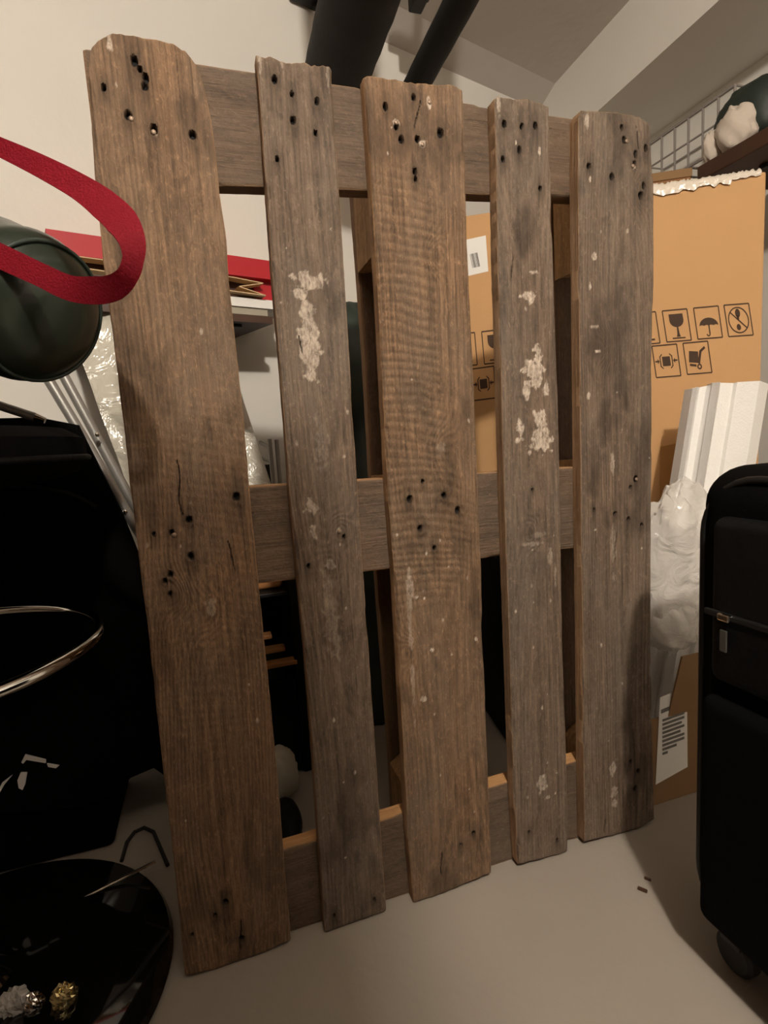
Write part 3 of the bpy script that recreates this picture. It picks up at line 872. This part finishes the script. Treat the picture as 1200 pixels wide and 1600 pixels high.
# brown shelf on the right wall and what stands on it
XW = 1.795
t = thing('wall_shelf', 'dark brown shelf board on the right wall above the carton', 'shelf', (1.6, .1, 1.39))
build('board', MB().box((1.62, .02, 1.400), (.34, 1.0, .04), .003), M['shelf'], t)
for y in (-.35, .40):
    mb = MB(); mb.box((1.78, y, 1.30), (.02, .022, .16), .002); mb.box((1.66, y, 1.375), (.24, .022, .01), .001)
    build('bracket', mb, M['black_plastic'], t)
def crumple(center, rad, seed, amp=.25, nu=40, nv=26, freq=3., power=1., zmin=None):
    V = []; Fc = []
    for i in range(nv + 1):
        ph = math.pi * i / nv
        for j in range(nu):
            th = 2 * math.pi * j / nu
            d = Vector((math.sin(ph) * math.cos(th), math.sin(ph) * math.sin(th), math.cos(ph)))
            nse = float(fbm(np.array(d.x * freq + 5 + d.z), np.array(d.y * freq + 9 - d.z * 1.7), seed, 4))
            q = Vector([math.copysign(abs(c) ** power, c) for c in d])
            r = 1 + amp * nse * 2
            p = Vector(center) + Vector((q.x * rad[0], q.y * rad[1], q.z * rad[2])) * r
            if zmin is not None and p.z < zmin: p.z = zmin
            V.append(p)
    for i in range(nv):
        for j in range(nu):
            Fc.append((i * nu + j, i * nu + (j + 1) % nu, (i + 1) * nu + (j + 1) % nu, (i + 1) * nu + j))
    return MB().add(V, Fc)
SZ = 1.421
q = on_plane(1158, 205, (1.56, 0, 0), (1, 0, 0))
t = thing('tote_bag', 'dark green bag holding a cream plush cloth, on the brown shelf', 'bag', (q.x, q.y, SZ))
build('shell', crumple((q.x + .05, q.y - .01, SZ + .11), (.085, .10, .090), 5, .10, power=.75, zmin=SZ), M['green_dark'], t, smooth=True)
build('plush_cloth', crumple((q.x - .042, q.y - .02, SZ + .070), (.042, .055, .062), 8, .30, freq=2.2, zmin=SZ + .002), M['cream'], t, smooth=True)
build('plush_fold', crumple((q.x - .055, q.y + .040, SZ + .05), (.030, .024, .048), 12, .3, zmin=SZ + .002), M['cream'], t, smooth=True)

# white wire basket further back on the wall
t = thing('wire_basket', 'white wire basket shelf on the wall beyond the brown shelf', 'basket', (1.7, .75, 1.53))
mb = MB()
x0, x1, y0_, y1_, z0_, z1_ = 1.60, 1.792, .535, .98, 1.512, 1.655
for z in (z0_, (z0_ + z1_) / 2, z1_):
    mb.tube([(x0, y0_, z), (x0, y1_, z)], 0.005 if z != (z0_ + z1_) / 2 else .003, 8); mb.tube([(x0, y0_, z), (x1, y0_, z)], .003, 8); mb.tube([(x0, y1_, z), (x1, y1_, z)], .003, 8)
mb.tube([(x1, y0_, z0_), (x1, y1_, z0_)], .003, 8); mb.tube([(x1, y0_, z1_), (x1, y1_, z1_)], .003, 8)
build('rim', mb, M['wire'], t, smooth='auto')
k = 0
y = y0_
while y <= y1_ + 1e-6:
    build('wire', MB().tube([(x1, y, z0_), (x0, y, z0_), (x0, y, z1_)], .0042, 8), M['wire'], t, smooth='auto')
    y += .052
for y in (.55, .88):
    build('bracket', MB().box((1.70, y, z0_ - .012), (.19, .012, .014), .001), M['wire'], t)
# cardboard under the basket, standing on the carton's far side
cz = ctop + .012
def on_top(a, d): return Vector((cl.x, cl.y, 0)) + CE * a - CN * d
o_ = on_top(.50, .26)
t = thing('shoe_box', 'small brown cardboard box lying on top of the big carton at the back', 'box', (o_.x, o_.y, cz))
Rc = Matrix.Rotation(math.atan2(CE.y, CE.x), 3, 'Z')
build('body', MB().box(o_ + Vector((0, 0, cz + .035)), (.26, .16, .068), .002, Rc), M['brown_card'], t)
build('lid', MB().box(o_ + Vector((0, 0, cz + .079)), (.266, .166, .022), .002, Rc), M['card_darkened'], t)
build_roll = thing('fabric_roll', 'tall black fabric roll standing on the floor right of the big carton', 'roll', (1.64, .24, 0))
build('roll', MB().lathe([(.004, .002), (.050, .002), (.056, .01), (.056, 1.26), (.048, 1.275), (.004, 1.275)], (1.64, .24, 0), 28), M['black_nylon'], build_roll, smooth='auto')
for z in (.3, 1.0):
    build('tie', MB().lathe([(.0565, 0), (.0585, .004), (.0585, .014), (.0565, .018)], (1.64, .24, z), 28), M['black_plastic'], build_roll, smooth='auto')

# ------------------------------------------------------------------ open box with foam profiles and plastic film
t = thing('cardboard_box', 'small open cardboard box with raised flaps on the floor right of the pallet', 'box', (.96, .11, 0))
bx0_, bx1_, by0_, by1_, bh = .815, 1.10, .040, .235, .175
th = .004
mb = MB()
mb.box(((bx0_ + bx1_) / 2, by0_ + th / 2, bh / 2 + .001), (bx1_ - bx0_, th, bh)); mb.box(((bx0_ + bx1_) / 2, by1_ - th / 2, bh / 2 + .001), (bx1_ - bx0_, th, bh))
mb.box((bx0_ + th / 2, (by0_ + by1_) / 2, bh / 2 + .001), (th, by1_ - by0_ - 2 * th, bh)); mb.box((bx1_ - th / 2, (by0_ + by1_) / 2, bh / 2 + .001), (th, by1_ - by0_ - 2 * th, bh))
mb.box(((bx0_ + bx1_) / 2, (by0_ + by1_) / 2, .003), (bx1_ - bx0_ - 2 * th, by1_ - by0_ - 2 * th, th))
build('body', mb, M['card_darkened'], t)
fz = bh + .001
def flap(a, b, out, h):
    a = Vector(a); b = Vector(b); out = Vector(out)
    d = (b - a).normalized()
    q = [a, b, b - d * .012 + out + Vector((0, 0, h)), a + d * .022 + out + Vector((0, 0, h))]
    n = (q[1] - q[0]).cross(q[3] - q[0]).normalized() * .0035
    return MB().prism(q, n)
build('flap', flap((bx0_ + .06, by0_ + .002, fz), (bx1_, by0_ + .002, fz), (0, -.010, 0), .118), M['card_darkened'], t)
build('flap', flap((bx1_ - .002, by0_, fz), (bx1_ - .002, by1_, fz), (.05, 0, 0), .06), M['card_darkened'], t)
build('flap', flap((bx1_, by1_ - .002, fz), (bx0_, by1_ - .002, fz), (0, .03, 0), .07), M['card_darkened'], t)
def bl(pxs, m, name, par, off=.0004):
    return build(name, MB().prism([on_y(u, v, by0_ - off) for u, v in pxs], (0, -.0006, 0)), m, par)
lb = bl([(1031, 1090), (1073, 1072), (1074, 1198), (1024, 1226)], M['paper'], 'shipping_label', t)
bl([(1033, 1109), (1070, 1093), (1070, 1099), (1033, 1115)], M['ink_grey'], 'print_bar', lb, .0012)
for k in range(9):
    y_ = 1124 + k * 6.5; wv = [34, 34, 30, 34, 28, 34, 34, 22, 8][k]
    bl([(1035, y_), (1035 + wv, y_ - wv * .36), (1035 + wv, y_ + 3.6 - wv * .36), (1035, y_ + 3.6)], M['ink_grey'], 'print_line', lb, .0012)

def lerp_s(u, v, s_): return EYE + ray(u, v) * s_
FO = (lerp_s(1130, 600, 1.155) - lerp_s(1098, 800, 1.155)).normalized()
def foam(name, label, pxs, s_list, zlow, back):
    tops = [lerp_s(u, v, s_) for (u, v), s_ in zip(pxs, s_list)]
    tb = [tops[-1] + Vector(back), tops[0] + Vector(back)]
    poly_ = tops + tb
    L_ = (sum(p.z for p in tops) / len(tops) - zlow) / FO.z
    mb = MB().prism(poly_, -FO * L_)
    return tag(build(name, mb, M['foam']), label, 'packing foam')
foam('foam_profile', 'white polystyrene slab with ribbed face leaning in the open box, rightmost one', [(1113, 598), (1125.5, 597), (1126.5, 598), (1146, 598.5), (1152, 597), (1187, 595), (1201, 600)], [1.150, 1.128, 1.150, 1.158, 1.146, 1.120, 1.150], .012, (.035, .045, 0))
foam('foam_profile', 'thin white polystyrene slab with two steps, left of the ribbed one', [(1082, 607), (1090, 604.5), (1093, 605.5), (1104, 603), (1111, 601.5)], [1.172, 1.160, 1.172, 1.170, 1.158], .012, (.015, .035, 0))

q = lerp_s(1062, 905, 1.035)
t = tag(build('plastic_film', crumple((q.x, q.y, q.z + .02), (.100, .034, .150), 21, .40, 40, 34, 2.2, zmin=.06), M['film'], smooth='auto'),
        'crumpled clear plastic film stuffed into the open cardboard box', 'plastic film')
q = lerp_s(1052, 968, 1.03)
t = tag(build('bubble_bag', crumple((q.x, q.y - .004, q.z - .01), (.055, .028, .05), 33, .22, 40, 30, 2.5), M['film'], smooth=True),
        'small grey plastic bag between the film and the box flap', 'bag')

# ------------------------------------------------------------------ suitcase at the right edge
sx0, sx1, sy0, sy1, sz0, sz1 = .662, .915, -.72, -.200, .055, .672
sc = thing('suitcase', 'soft black upright suitcase at the right edge, in front of the pallet', 'suitcase', ((sx0 + sx1) / 2, (sy0 + sy1) / 2, 0))
build('shell', MB().box(((sx0 + sx1) / 2, (sy0 + sy1) / 2, (sz0 + sz1) / 2), (sx1 - sx0, sy1 - sy0, sz1 - sz0), .048, seg=7), M['black'], sc, smooth=True)
build('front_pocket', MB().box((sx0 - .002, (sy0 + sy1) / 2, sz0 + .185), (.036, sy1 - sy0 - .07, .31), .017, seg=5), M['black'], sc, smooth=True)
build('front_pocket', MB().box((sx0 - .001, (sy0 + sy1) / 2, sz0 + .46), (.03, sy1 - sy0 - .09, .20), .014, seg=5), M['black_nylon'], sc, smooth=True)
def rrect(x, a0, a1, b0, b1, r, n=8):
    pts = []
    for cx, cz_, s0 in ((a1 - r, b1 - r, 0), (a0 + r, b1 - r, 1), (a0 + r, b0 + r, 2), (a1 - r, b0 + r, 3)):
        for k in range(n + 1):
            an = math.pi / 2 * (s0 + k / n); pts.append(Vector((x, cx + r * math.cos(an), cz_ + r * math.sin(an))))
    return pts
build('piping', MB().tube(rrect(sx0 + .010, sy0 + .018, sy1 - .016, sz0 + .016, sz1 - .014, .07), .0045, 8, closed=True), M['black_plastic'], sc, smooth=True)
zp = on_x(1128, 962, sx0 - .018); zq = on_x(1205, 985, sx0 - .018)
zc = zp.z
build('zip_track', MB().box((sx0 - .0165, (sy0 + sy1) / 2, zc), (.006, sy1 - sy0 - .085, .008), .002), M['black_plastic'], sc)
zs = build('zip_slider', MB().box((sx0 - .021, zp.y - .006, zc), (.007, .016, .009), .002), M['chrome'], sc)
pz = on_x(1133, 1015, sx0 - .021)
build('zip_pull', MB().box((sx0 - .0222, zp.y - .006, zc - .028), (.002, .009, .026), .0008), M['pull'], zs)
hp = [Vector((sx0 + .12, -.40, sz1 - .006)), Vector((sx0 + .10, -.395, sz1 + .022)), Vector((sx0 + .09, -.34, sz1 + .036)), Vector((sx0 + .10, -.285, sz1 + .022)), Vector((sx0 + .12, -.28, sz1 - .006))]
build('handle', MB().tube(hp, .011, 12), M['black_nylon'], sc, smooth='auto')
for px_, py_ in ((sx0 + .035, sy1 - .055), (sx1 - .035, sy1 - .055), (sx0 + .035, sy0 + .055), (sx1 - .035, sy0 + .055)):
    wl = build('wheel', MB().lathe([(.004, -.011), (.022, -.011), (.027, -.007), (.027, .007), (.022, .011), (.004, .011)], (px_, py_, .0275), 20, axis=(1, 0, 0)), M['rubber'], sc, smooth='auto')
    build('fork', MB().box((px_, py_, .052), (.034, .03, .018), .004), M['black_plastic'], wl)

# ------------------------------------------------------------------ left side: bar stool, bags, folding chair
scx, scy = -.285, .055
st = thing('bar_stool', 'black glossy bar stool with chrome foot ring at the left edge', 'stool', (scx, scy, 0))
prof = [(.004, .001), (.245, .001), (.256, .004), (.260, .010), (.255, .018), (.22, .030), (.14, .042), (.06, .05), (.036, .075), (.03, .11), (.004, .11)]
build('base', MB().lathe(prof, (scx, scy, 0), 72), M['black_gloss'], st, smooth='auto')
build('column', MB().lathe([(.004, .09), (.0275, .09), (.0275, .50), (.02, .505), (.02, .70), (.004, .70)], (scx, scy, 0), 32), M['black_gloss'], st, smooth='auto')
fr_z = .495; fr_r = .215
fcx, fcy = scx, scy
ring_pts = [Vector((fcx + fr_r * math.cos(a), fcy + fr_r * math.sin(a), fr_z)) for a in np.linspace(0, 2 * math.pi, 56, endpoint=False)]
fr = build('foot_ring', MB().tube(ring_pts, .0075, 14, closed=True), M['chrome'], st, smooth=True)
build('spoke', MB().tube([(scx, scy, fr_z), (fcx - fr_r, fcy, fr_z)], .006, 10), M['chrome'], fr, smooth='auto')
build('seat', MB().lathe([(.004, .70), (.17, .70), (.215, .712), (.228, .732), (.226, .755), (.205, .768), (.004, .773)], (scx, scy, 0), 56), M['black'], st, smooth='auto')
build('seat_piping', MB().tube([Vector((scx + .2285 * math.cos(a), scy + .2285 * math.sin(a), .730)) for a in np.linspace(0, 2 * math.pi, 56, endpoint=False)], .004, 8, closed=True), M['black_nylon'], st, smooth=True)

for (u, v, r, mm, lb) in ((25, 1592, .017, 'film', 'crumpled clear wrapper on the stool base, leftmost of three'), (56, 1584, .012, 'chrome', 'crumpled silver foil scrap on the stool base, between two wrappers'), (103, 1576, .014, 'gold', 'crumpled golden foil wrapper on the stool base')):
    q = on_z(u, v, .030)
    tag(build('sweet_wrapper', crumple((q.x, q.y, .034 + r), (r, r * .8, r * 1.1), int(u), .5, 22, 14, 3.5), M[mm], smooth=False), lb, 'wrapper')

# dark green roll with a red strap, lying on the stool seat and the black bag
g1 = lerp_s(62, 488, .56); g0 = lerp_s(-240, 372, .64)
ax = (g1 - g0).normalized(); Lg = (g1 - g0).length
gr = thing('rolled_bag', 'dark green glossy rolled bag with a red carrying strap at the left edge', 'bag', g0)
R_ = .077
prof = [(.003, 0)] + [(R_ * math.sin(a), R_ * .55 * (1 - math.cos(a))) for a in np.linspace(.15, math.pi / 2, 8)] + [(R_ * (1 + .02 * math.sin(k * 1.9)), R_ * .55 + (Lg - .05) * k / 10) for k in range(1, 10)]
prof += [(R_ * math.cos(a) ** .8, Lg - .02 + .05 * math.sin(a)) for a in np.linspace(0, 1.25, 9)] + [(R_ * .33, Lg + .0285), (.003, Lg + .029)]
build('body', MB().lathe(prof, g0, 48, axis=ax), M['green'], gr, smooth=True)
build('end_seam', MB().tube([g1 + ax * .006 + (ax.orthogonal().normalized() * math.cos(a) + ax.cross(ax.orthogonal().normalized()) * math.sin(a)) * R_ * .905 for a in np.linspace(0, 2 * math.pi, 40, endpoint=False)], .0022, 8, closed=True), M['green_dark'], gr, smooth=True)
sp = [(-60, 203), (0, 230), (60, 258), (120, 290), (160, 318), (190, 346), (206, 376), (208, 405), (199, 431), (178, 449), (148, 454), (108, 450), (60, 428), (0, 400), (-60, 372)]
sw = [28, 30, 36, 42, 50, 52, 40, 30, 30, 38, 42, 40, 38, 40, 40]
ss = [.50, .492, .485, .478, .470, .464, .46, .46, .462, .468, .474, .48, .486, .494, .50]
P_ = [lerp_s(u, v, s_) for (u, v), s_ in zip(sp, ss)]
# finer path
from mathutils import geometry
fine = []
for i in range(len(P_) - 1):
    p0, p1, p2, p3 = P_[max(i - 1, 0)], P_[i], P_[i + 1], P_[min(i + 2, len(P_) - 1)]
    for k in range(6):
        t_ = k / 6
        fine.append(.5 * ((2 * p1) + (p2 - p0) * t_ + (2 * p0 - 5 * p1 + 4 * p2 - p3) * t_ ** 2 + (3 * p1 - p0 - 3 * p2 + p3) * t_ ** 3))
fine.append(P_[-1])
vd = (fine[len(fine) // 2] - EYE).normalized()
WV = []; TV = []
for i, p in enumerate(fine):
    tg = (fine[min(i + 1, len(fine) - 1)] - fine[max(i - 1, 0)]).normalized()
    w_ = tg.cross(vd).normalized()
    f_ = i / len(fine)
    tilt = .25 * math.sin(f_ * math.pi * 2)
    w_ = (w_ * math.cos(tilt) + vd * math.sin(tilt)).normalized()
    WV.append(w_ * float(np.interp(i / 6, range(len(sw)), sw)) * .47 / F_PX); TV.append(tg.cross(w_).normalized() * .0016)
build('strap', MB().strip(fine, WV, TV), M['red'], gr, smooth='auto')

# black travel bag behind the stool
bg = thing('travel_bag', 'big black travel bag on the floor behind the bar stool', 'bag', (-.45, .3, 0))
BR = Matrix.Rotation(0, 3, 'Z')
build('body', MB().box((-.475, .437, .255), (.66, .22, .505), .012, BR, seg=3), M['black'], bg, smooth='auto')
build('flap', MB().box((-.475, .437, .52), (.65, .21, .03), .012, BR, seg=3), M['black_nylon'], bg, smooth=True)
ra = on_z(75, 1430, .036); rb = on_z(243, 1346, .036)
tag(build('metal_rod', MB().tube([ra, rb], .0026, 8), M['chrome'], smooth='auto'), 'thin shiny metal rod lying across the black stool base', 'rod')

# folding chair with grey tubes and black sling
fcy_ = .318
fc = thing('folding_chair', 'folded camping chair with grey steel tubes and black fabric, left of the pallet', 'chair', (-.1, fcy_, 0))
def tub(pxs, y, r=.0085):
    pts = [on_y(u, v, y) for u, v in pxs]
    e = pts[-1]; pts += [Vector((e.x + .03, e.y, e.z * .5)), Vector((e.x + .05, e.y, .012))]
    return MB().tube(pts, r, 14)
t1 = build('tube', tub([(40, 536), (75, 592), (140, 700), (205, 812), (290, 955)], fcy_), M['steel'], fc, smooth='auto')
t2 = build('tube', tub([(70, 535), (100, 588), (152, 684), (207, 786), (300, 955)], fcy_ + .022), M['steel'], fc, smooth='auto')
for (u, v, par) in ((152, 679, t2), (196, 799, t1)):
    p = on_y(u, v, fcy_ - .008)
    build('rivet', MB().lathe([(.0008, -.0055), (.003, -.0045), (.0042, -.002), (.0042, .001), (.0008, .001)], p, 14, axis=(0, 1, 0)), M['chrome'], par, smooth=True)
shp = [(-260, 665), (-60, 655), (60, 652), (122, 664), (150, 720), (190, 800), (218, 870), (248, 1090), (262, 1215), (240, 1200), (205, 1215), (175, 1240), (120, 1262), (-260, 1290)]
V = [on_y(u, v, fcy_ - .022) for u, v in shp]
build('sling', MB().prism(V, (0, .010, 0)), M['black'], fc)
build('hem', MB().tube([on_y(u, v, fcy_ - .024) for u, v in [(-40, 762), (0, 757), (60, 762), (105, 770), (128, 780), (150, 792)]], .004, 8), M['black_nylon'], fc, smooth='auto')
rp = [on_y(u, v, .10) for u, v in ((-60, 622), (0, 634), (55, 652))]
for quad in ([(34, 1190), (40, 1178), (72, 1186), (72, 1191), (42, 1186), (37, 1192)], [(74, 1192), (93, 1195), (88, 1199), (76, 1197)],
             [(28, 1218), (33, 1206), (43, 1206), (40, 1224), (36, 1233), (30, 1230)], [(-4, 1238), (4, 1222), (20, 1210), (8, 1224), (0, 1238)]):
    build('buckle', MB().prism([on_y(u, v, fcy_ - .0225) for u, v in quad], (0, -.003, 0)), M['paper'], fc)
t = thing('stool_lever', 'short dark metal rod with rounded end above the stool seat', 'rod', rp[1])
build('rod', MB().tube(rp, .006, 12), M['steel'], t, smooth='auto')
build('end_cap', MB().tube([rp[-1], rp[-1] + (rp[-1] - rp[-2]).normalized() * .012], [.0062, .004], 12), M['chrome'], t, smooth='auto')
cp = [on_z(u, v, .004) for u, v in ((262, 1352), (251, 1326), (240, 1300), (225, 1293), (210, 1300), (198, 1316), (190, 1345))]
tag(build('cable', MB().tube(cp, .0035, 8), M['rubber'], smooth='auto'), 'thin black cable curled on the floor left of the pallet', 'cable')

# wrapped panel behind the left board
pw = thing('wrapped_panel', 'white panel wrapped in crinkled plastic film leaning behind the left deck board', 'panel', (.1, .5, .56))
def panel_grid(pxs, y0_, y1_, n=40, m=50, amp=.02, seed=3, th=.0):
    TL, TR, BR, BL = [on_y(u, v, yy) for (u, v), yy in zip(pxs, (y1_, y1_, y0_, y0_))]
    V = []; Fc = []
    for i in range(m + 1):
        for j in range(n + 1):
            a = TL + (TR - TL) * (j / n); b = BL + (BR - BL) * (j / n)
            p = a + (b - a) * (i / m)
            d = float(fbm(np.array(j * .16), np.array(i * .11), seed, 4)) * amp * 2
            V.append(p + Vector((0, d - amp * .2, 0)))
    for i in range(m):
        for j in range(n):
            a = i * (n + 1) + j; Fc.append((a, a + 1, a + n + 2, a + n + 1))
    return MB().add(V, Fc)
CAB_Z = .565
yy0, yy1 = .50, .62
PX_ = [(92, 462), (330, 470), (436, 797), (225, 830)]
inner = [on_y(u, v, yy + .022) for (u, v), yy in zip(PX_, (yy1, yy1, yy0, yy0))]
for k_ in (2, 3): inner[k_].z = CAB_Z + .004
build('board', MB().prism(inner, (0, .018, 0)), M['foam'], pw)
build('wrap', panel_grid(PX_, yy0, yy1, amp=.018), M['film_white'], pw, smooth=True)

# black cabinet with orange slats behind the pallet
cb = thing('slatted_cabinet', 'low black cabinet with orange wooden slats behind the left part of the pallet', 'cabinet', (.11, .56, 0))
cx0, cx1, cy0, cy1 = -.03, .250, .418, .70
mb = MB(); 
build('top', MB().box(((cx0 + cx1) / 2, (cy0 + cy1) / 2, CAB_Z - .012), (cx1 - cx0, cy1 - cy0, .022), .003), M['black_nylon'], cb)
build('side_panel', MB().box((cx0 + .01, (cy0 + cy1) / 2, .272), (.02, cy1 - cy0, .540), .002), M['black_nylon'], cb)
build('side_panel', MB().box((cx1 - .01, (cy0 + cy1) / 2, .272), (.02, cy1 - cy0, .540), .002), M['black_nylon'], cb)
build('back_panel', MB().box(((cx0 + cx1) / 2, cy1 - .006, .272), (cx1 - cx0 - .04, .012, .540), .001), M['black_nylon'], cb)
build('door', MB().box(((cx0 + cx1) / 2, cy0 + .012, .115), (cx1 - cx0 - .045, .018, .215), .003), M['black_nylon'], cb)
build('shelf', MB().box(((cx0 + cx1) / 2, (cy0 + cy1) / 2 + .01, .41), (cx1 - cx0 - .042, cy1 - cy0 - .03, .008), .001), M['black_plastic'], cb)
for (ur, v, yk, dz) in ((424, 992, .52, 0), (445, 1011, .475, 0), (463, 1031, .43, 0)):
    e = on_y(ur, v, yk)
    build('slat', MB().box(((cx0 + .03 + e.x) / 2, yk, e.z), (e.x - cx0 - .03, .028, .010), .002), M['slat'], cb)
e = on_y(436, 946, .50)
tag(build('wooden_block', MB().box((e.x - .04, .50, .432), (.10, .05, .034), .010, seg=3), M['slat'], smooth='auto'), 'small orange wooden block standing inside the black slatted cabinet', 'block')

# small grey stand on the cabinet
sd = thing('metal_stand', 'small grey metal tube stand on the black cabinet beside the wrapped panel', 'stand', (.2, .52, CAB_Z))
for (u0, v0, u1) in ((421, 686, 423), (432, 687, 433)):
    a = on_y(u0, v0, .50); b = on_y(u1, 758, .50)
    build('post', MB().tube([(a.x, .50, CAB_Z), (a.x, .50, a.z)], .005, 10), M['steel'], sd, smooth='auto')
a = on_y(432, 698, .50); c2 = on_y(424, 721, .50)
build('rail', MB().tube([(c2.x - .0, .50, a.z), (.21, .54, a.z + .012)], .0045, 10), M['steel'], sd, smooth='auto')
build('rail', MB().tube([(c2.x - .0, .50, c2.z), (.21, .54, c2.z + .008)], .0045, 10), M['steel'], sd, smooth='auto')
build('screen', MB().box((.185, .552, CAB_Z + .065), (.09, .012, .12), .002), M['black_plastic'], sd)

# crumpled dark bag standing against the wall behind the middle gap
V = []; Fc = []
nu, nv = 40, 60
for i in range(nv + 1):
    z = 1.075 * i / nv
    for j in range(nu):
        th_ = 2 * math.pi * j / nu
        r = (1 + .75 * float(fbm(np.array(math.cos(th_) * 1.6 + 5), np.array(z * 9 + math.sin(th_) * 1.3), 41, 4)))
        tap = min(1, math.sqrt(max(0, (1.08 - z) / .12)))
        V.append(Vector((.475 + .135 * r * tap * math.cos(th_), .655 + .115 * r * tap * math.sin(th_), z + .001)))
for i in range(nv):
    for j in range(nu):
        Fc.append((i * nu + j, i * nu + (j + 1) % nu, (i + 1) * nu + (j + 1) % nu, (i + 1) * nu + j))
Fc += [tuple(reversed(range(nu))), tuple(range(nv * nu, nv * nu + nu))]
t = thing('garment_bag', 'tall crumpled dark green garment bag standing behind the gap left of the middle board', 'bag', (.475, .655, 0))
build('shell', MB().add(V, Fc), M['green_dark'], t, smooth=True)
build('zip', MB().tube([(.415, .535, .5), (.41, .53, .75), (.42, .54, 1.0)], .004, 8), M['black_plastic'], t, smooth='auto')

# pale sack and shoes behind the lower left gap
q = on_z(438, 1222, 0)
t = tag(build('canvas_sack', crumple((q.x - .028, .352, .052), (.058, .040, .055), 61, .22, power=.7, zmin=.001), M['grey_sack'], smooth=True), 'pale grey canvas sack on the floor behind the lower left gap', 'sack')
for k_, (u, v, lb) in enumerate(((452, 1262, 'black shoe on the floor just right of the pale sack'), )):
    q = on_z(u, v, 0)
    t = thing('shoe', lb, 'shoe', (q.x, .27, 0))
    build('upper', crumple((q.x - .012, .235, .030), (.026, .060, .024), 70 + k_, .10, zmin=.008), M['black_nylon'], t, smooth=True)
    build('sole', MB().box((q.x - .012, .235, .0065), (.048, .115, .011), .005, seg=3), M['rubber'], t, smooth='auto')

# debris on the floor
for (u, v, r, lb) in ((1012, 1375, .005, 'tiny dark wood chip on the floor, nearer the pallet'), (1004, 1392, .007, 'tiny dark splinter on the floor, nearer the camera')):
    q = on_z(u, v, 0)
    tag(build('wood_chip', MB().box((q.x, q.y, .0022), (r * .7, r * 2, .004), .001, Matrix.Rotation(.6, 3, 'Z')), M['shelf']), lb, 'chip')

# unseen boxes added behind the camera to shade the pallet's lower left
for k_, (z0, hh, lb) in enumerate(((0, .46, 'unseen brown box added to shade the pallet, on the floor at the bottom of three'), (.462, .45, 'unseen brown box added to shade the pallet, in the middle of three'), (.914, .53, 'unseen brown box added to shade the pallet, on top of three'))):
    t = thing('shade_box', lb, 'box', (-.20, -1.06, z0))
    build('body', MB().box((-.17, -1.06, z0 + hh / 2), (.79, .36, hh - .002), .004), M['card_darkened'], t)
    build('tape', MB().box((-.17, -1.06, z0 + hh - .0006), (.80, .05, .0012)), M['tape'], t)
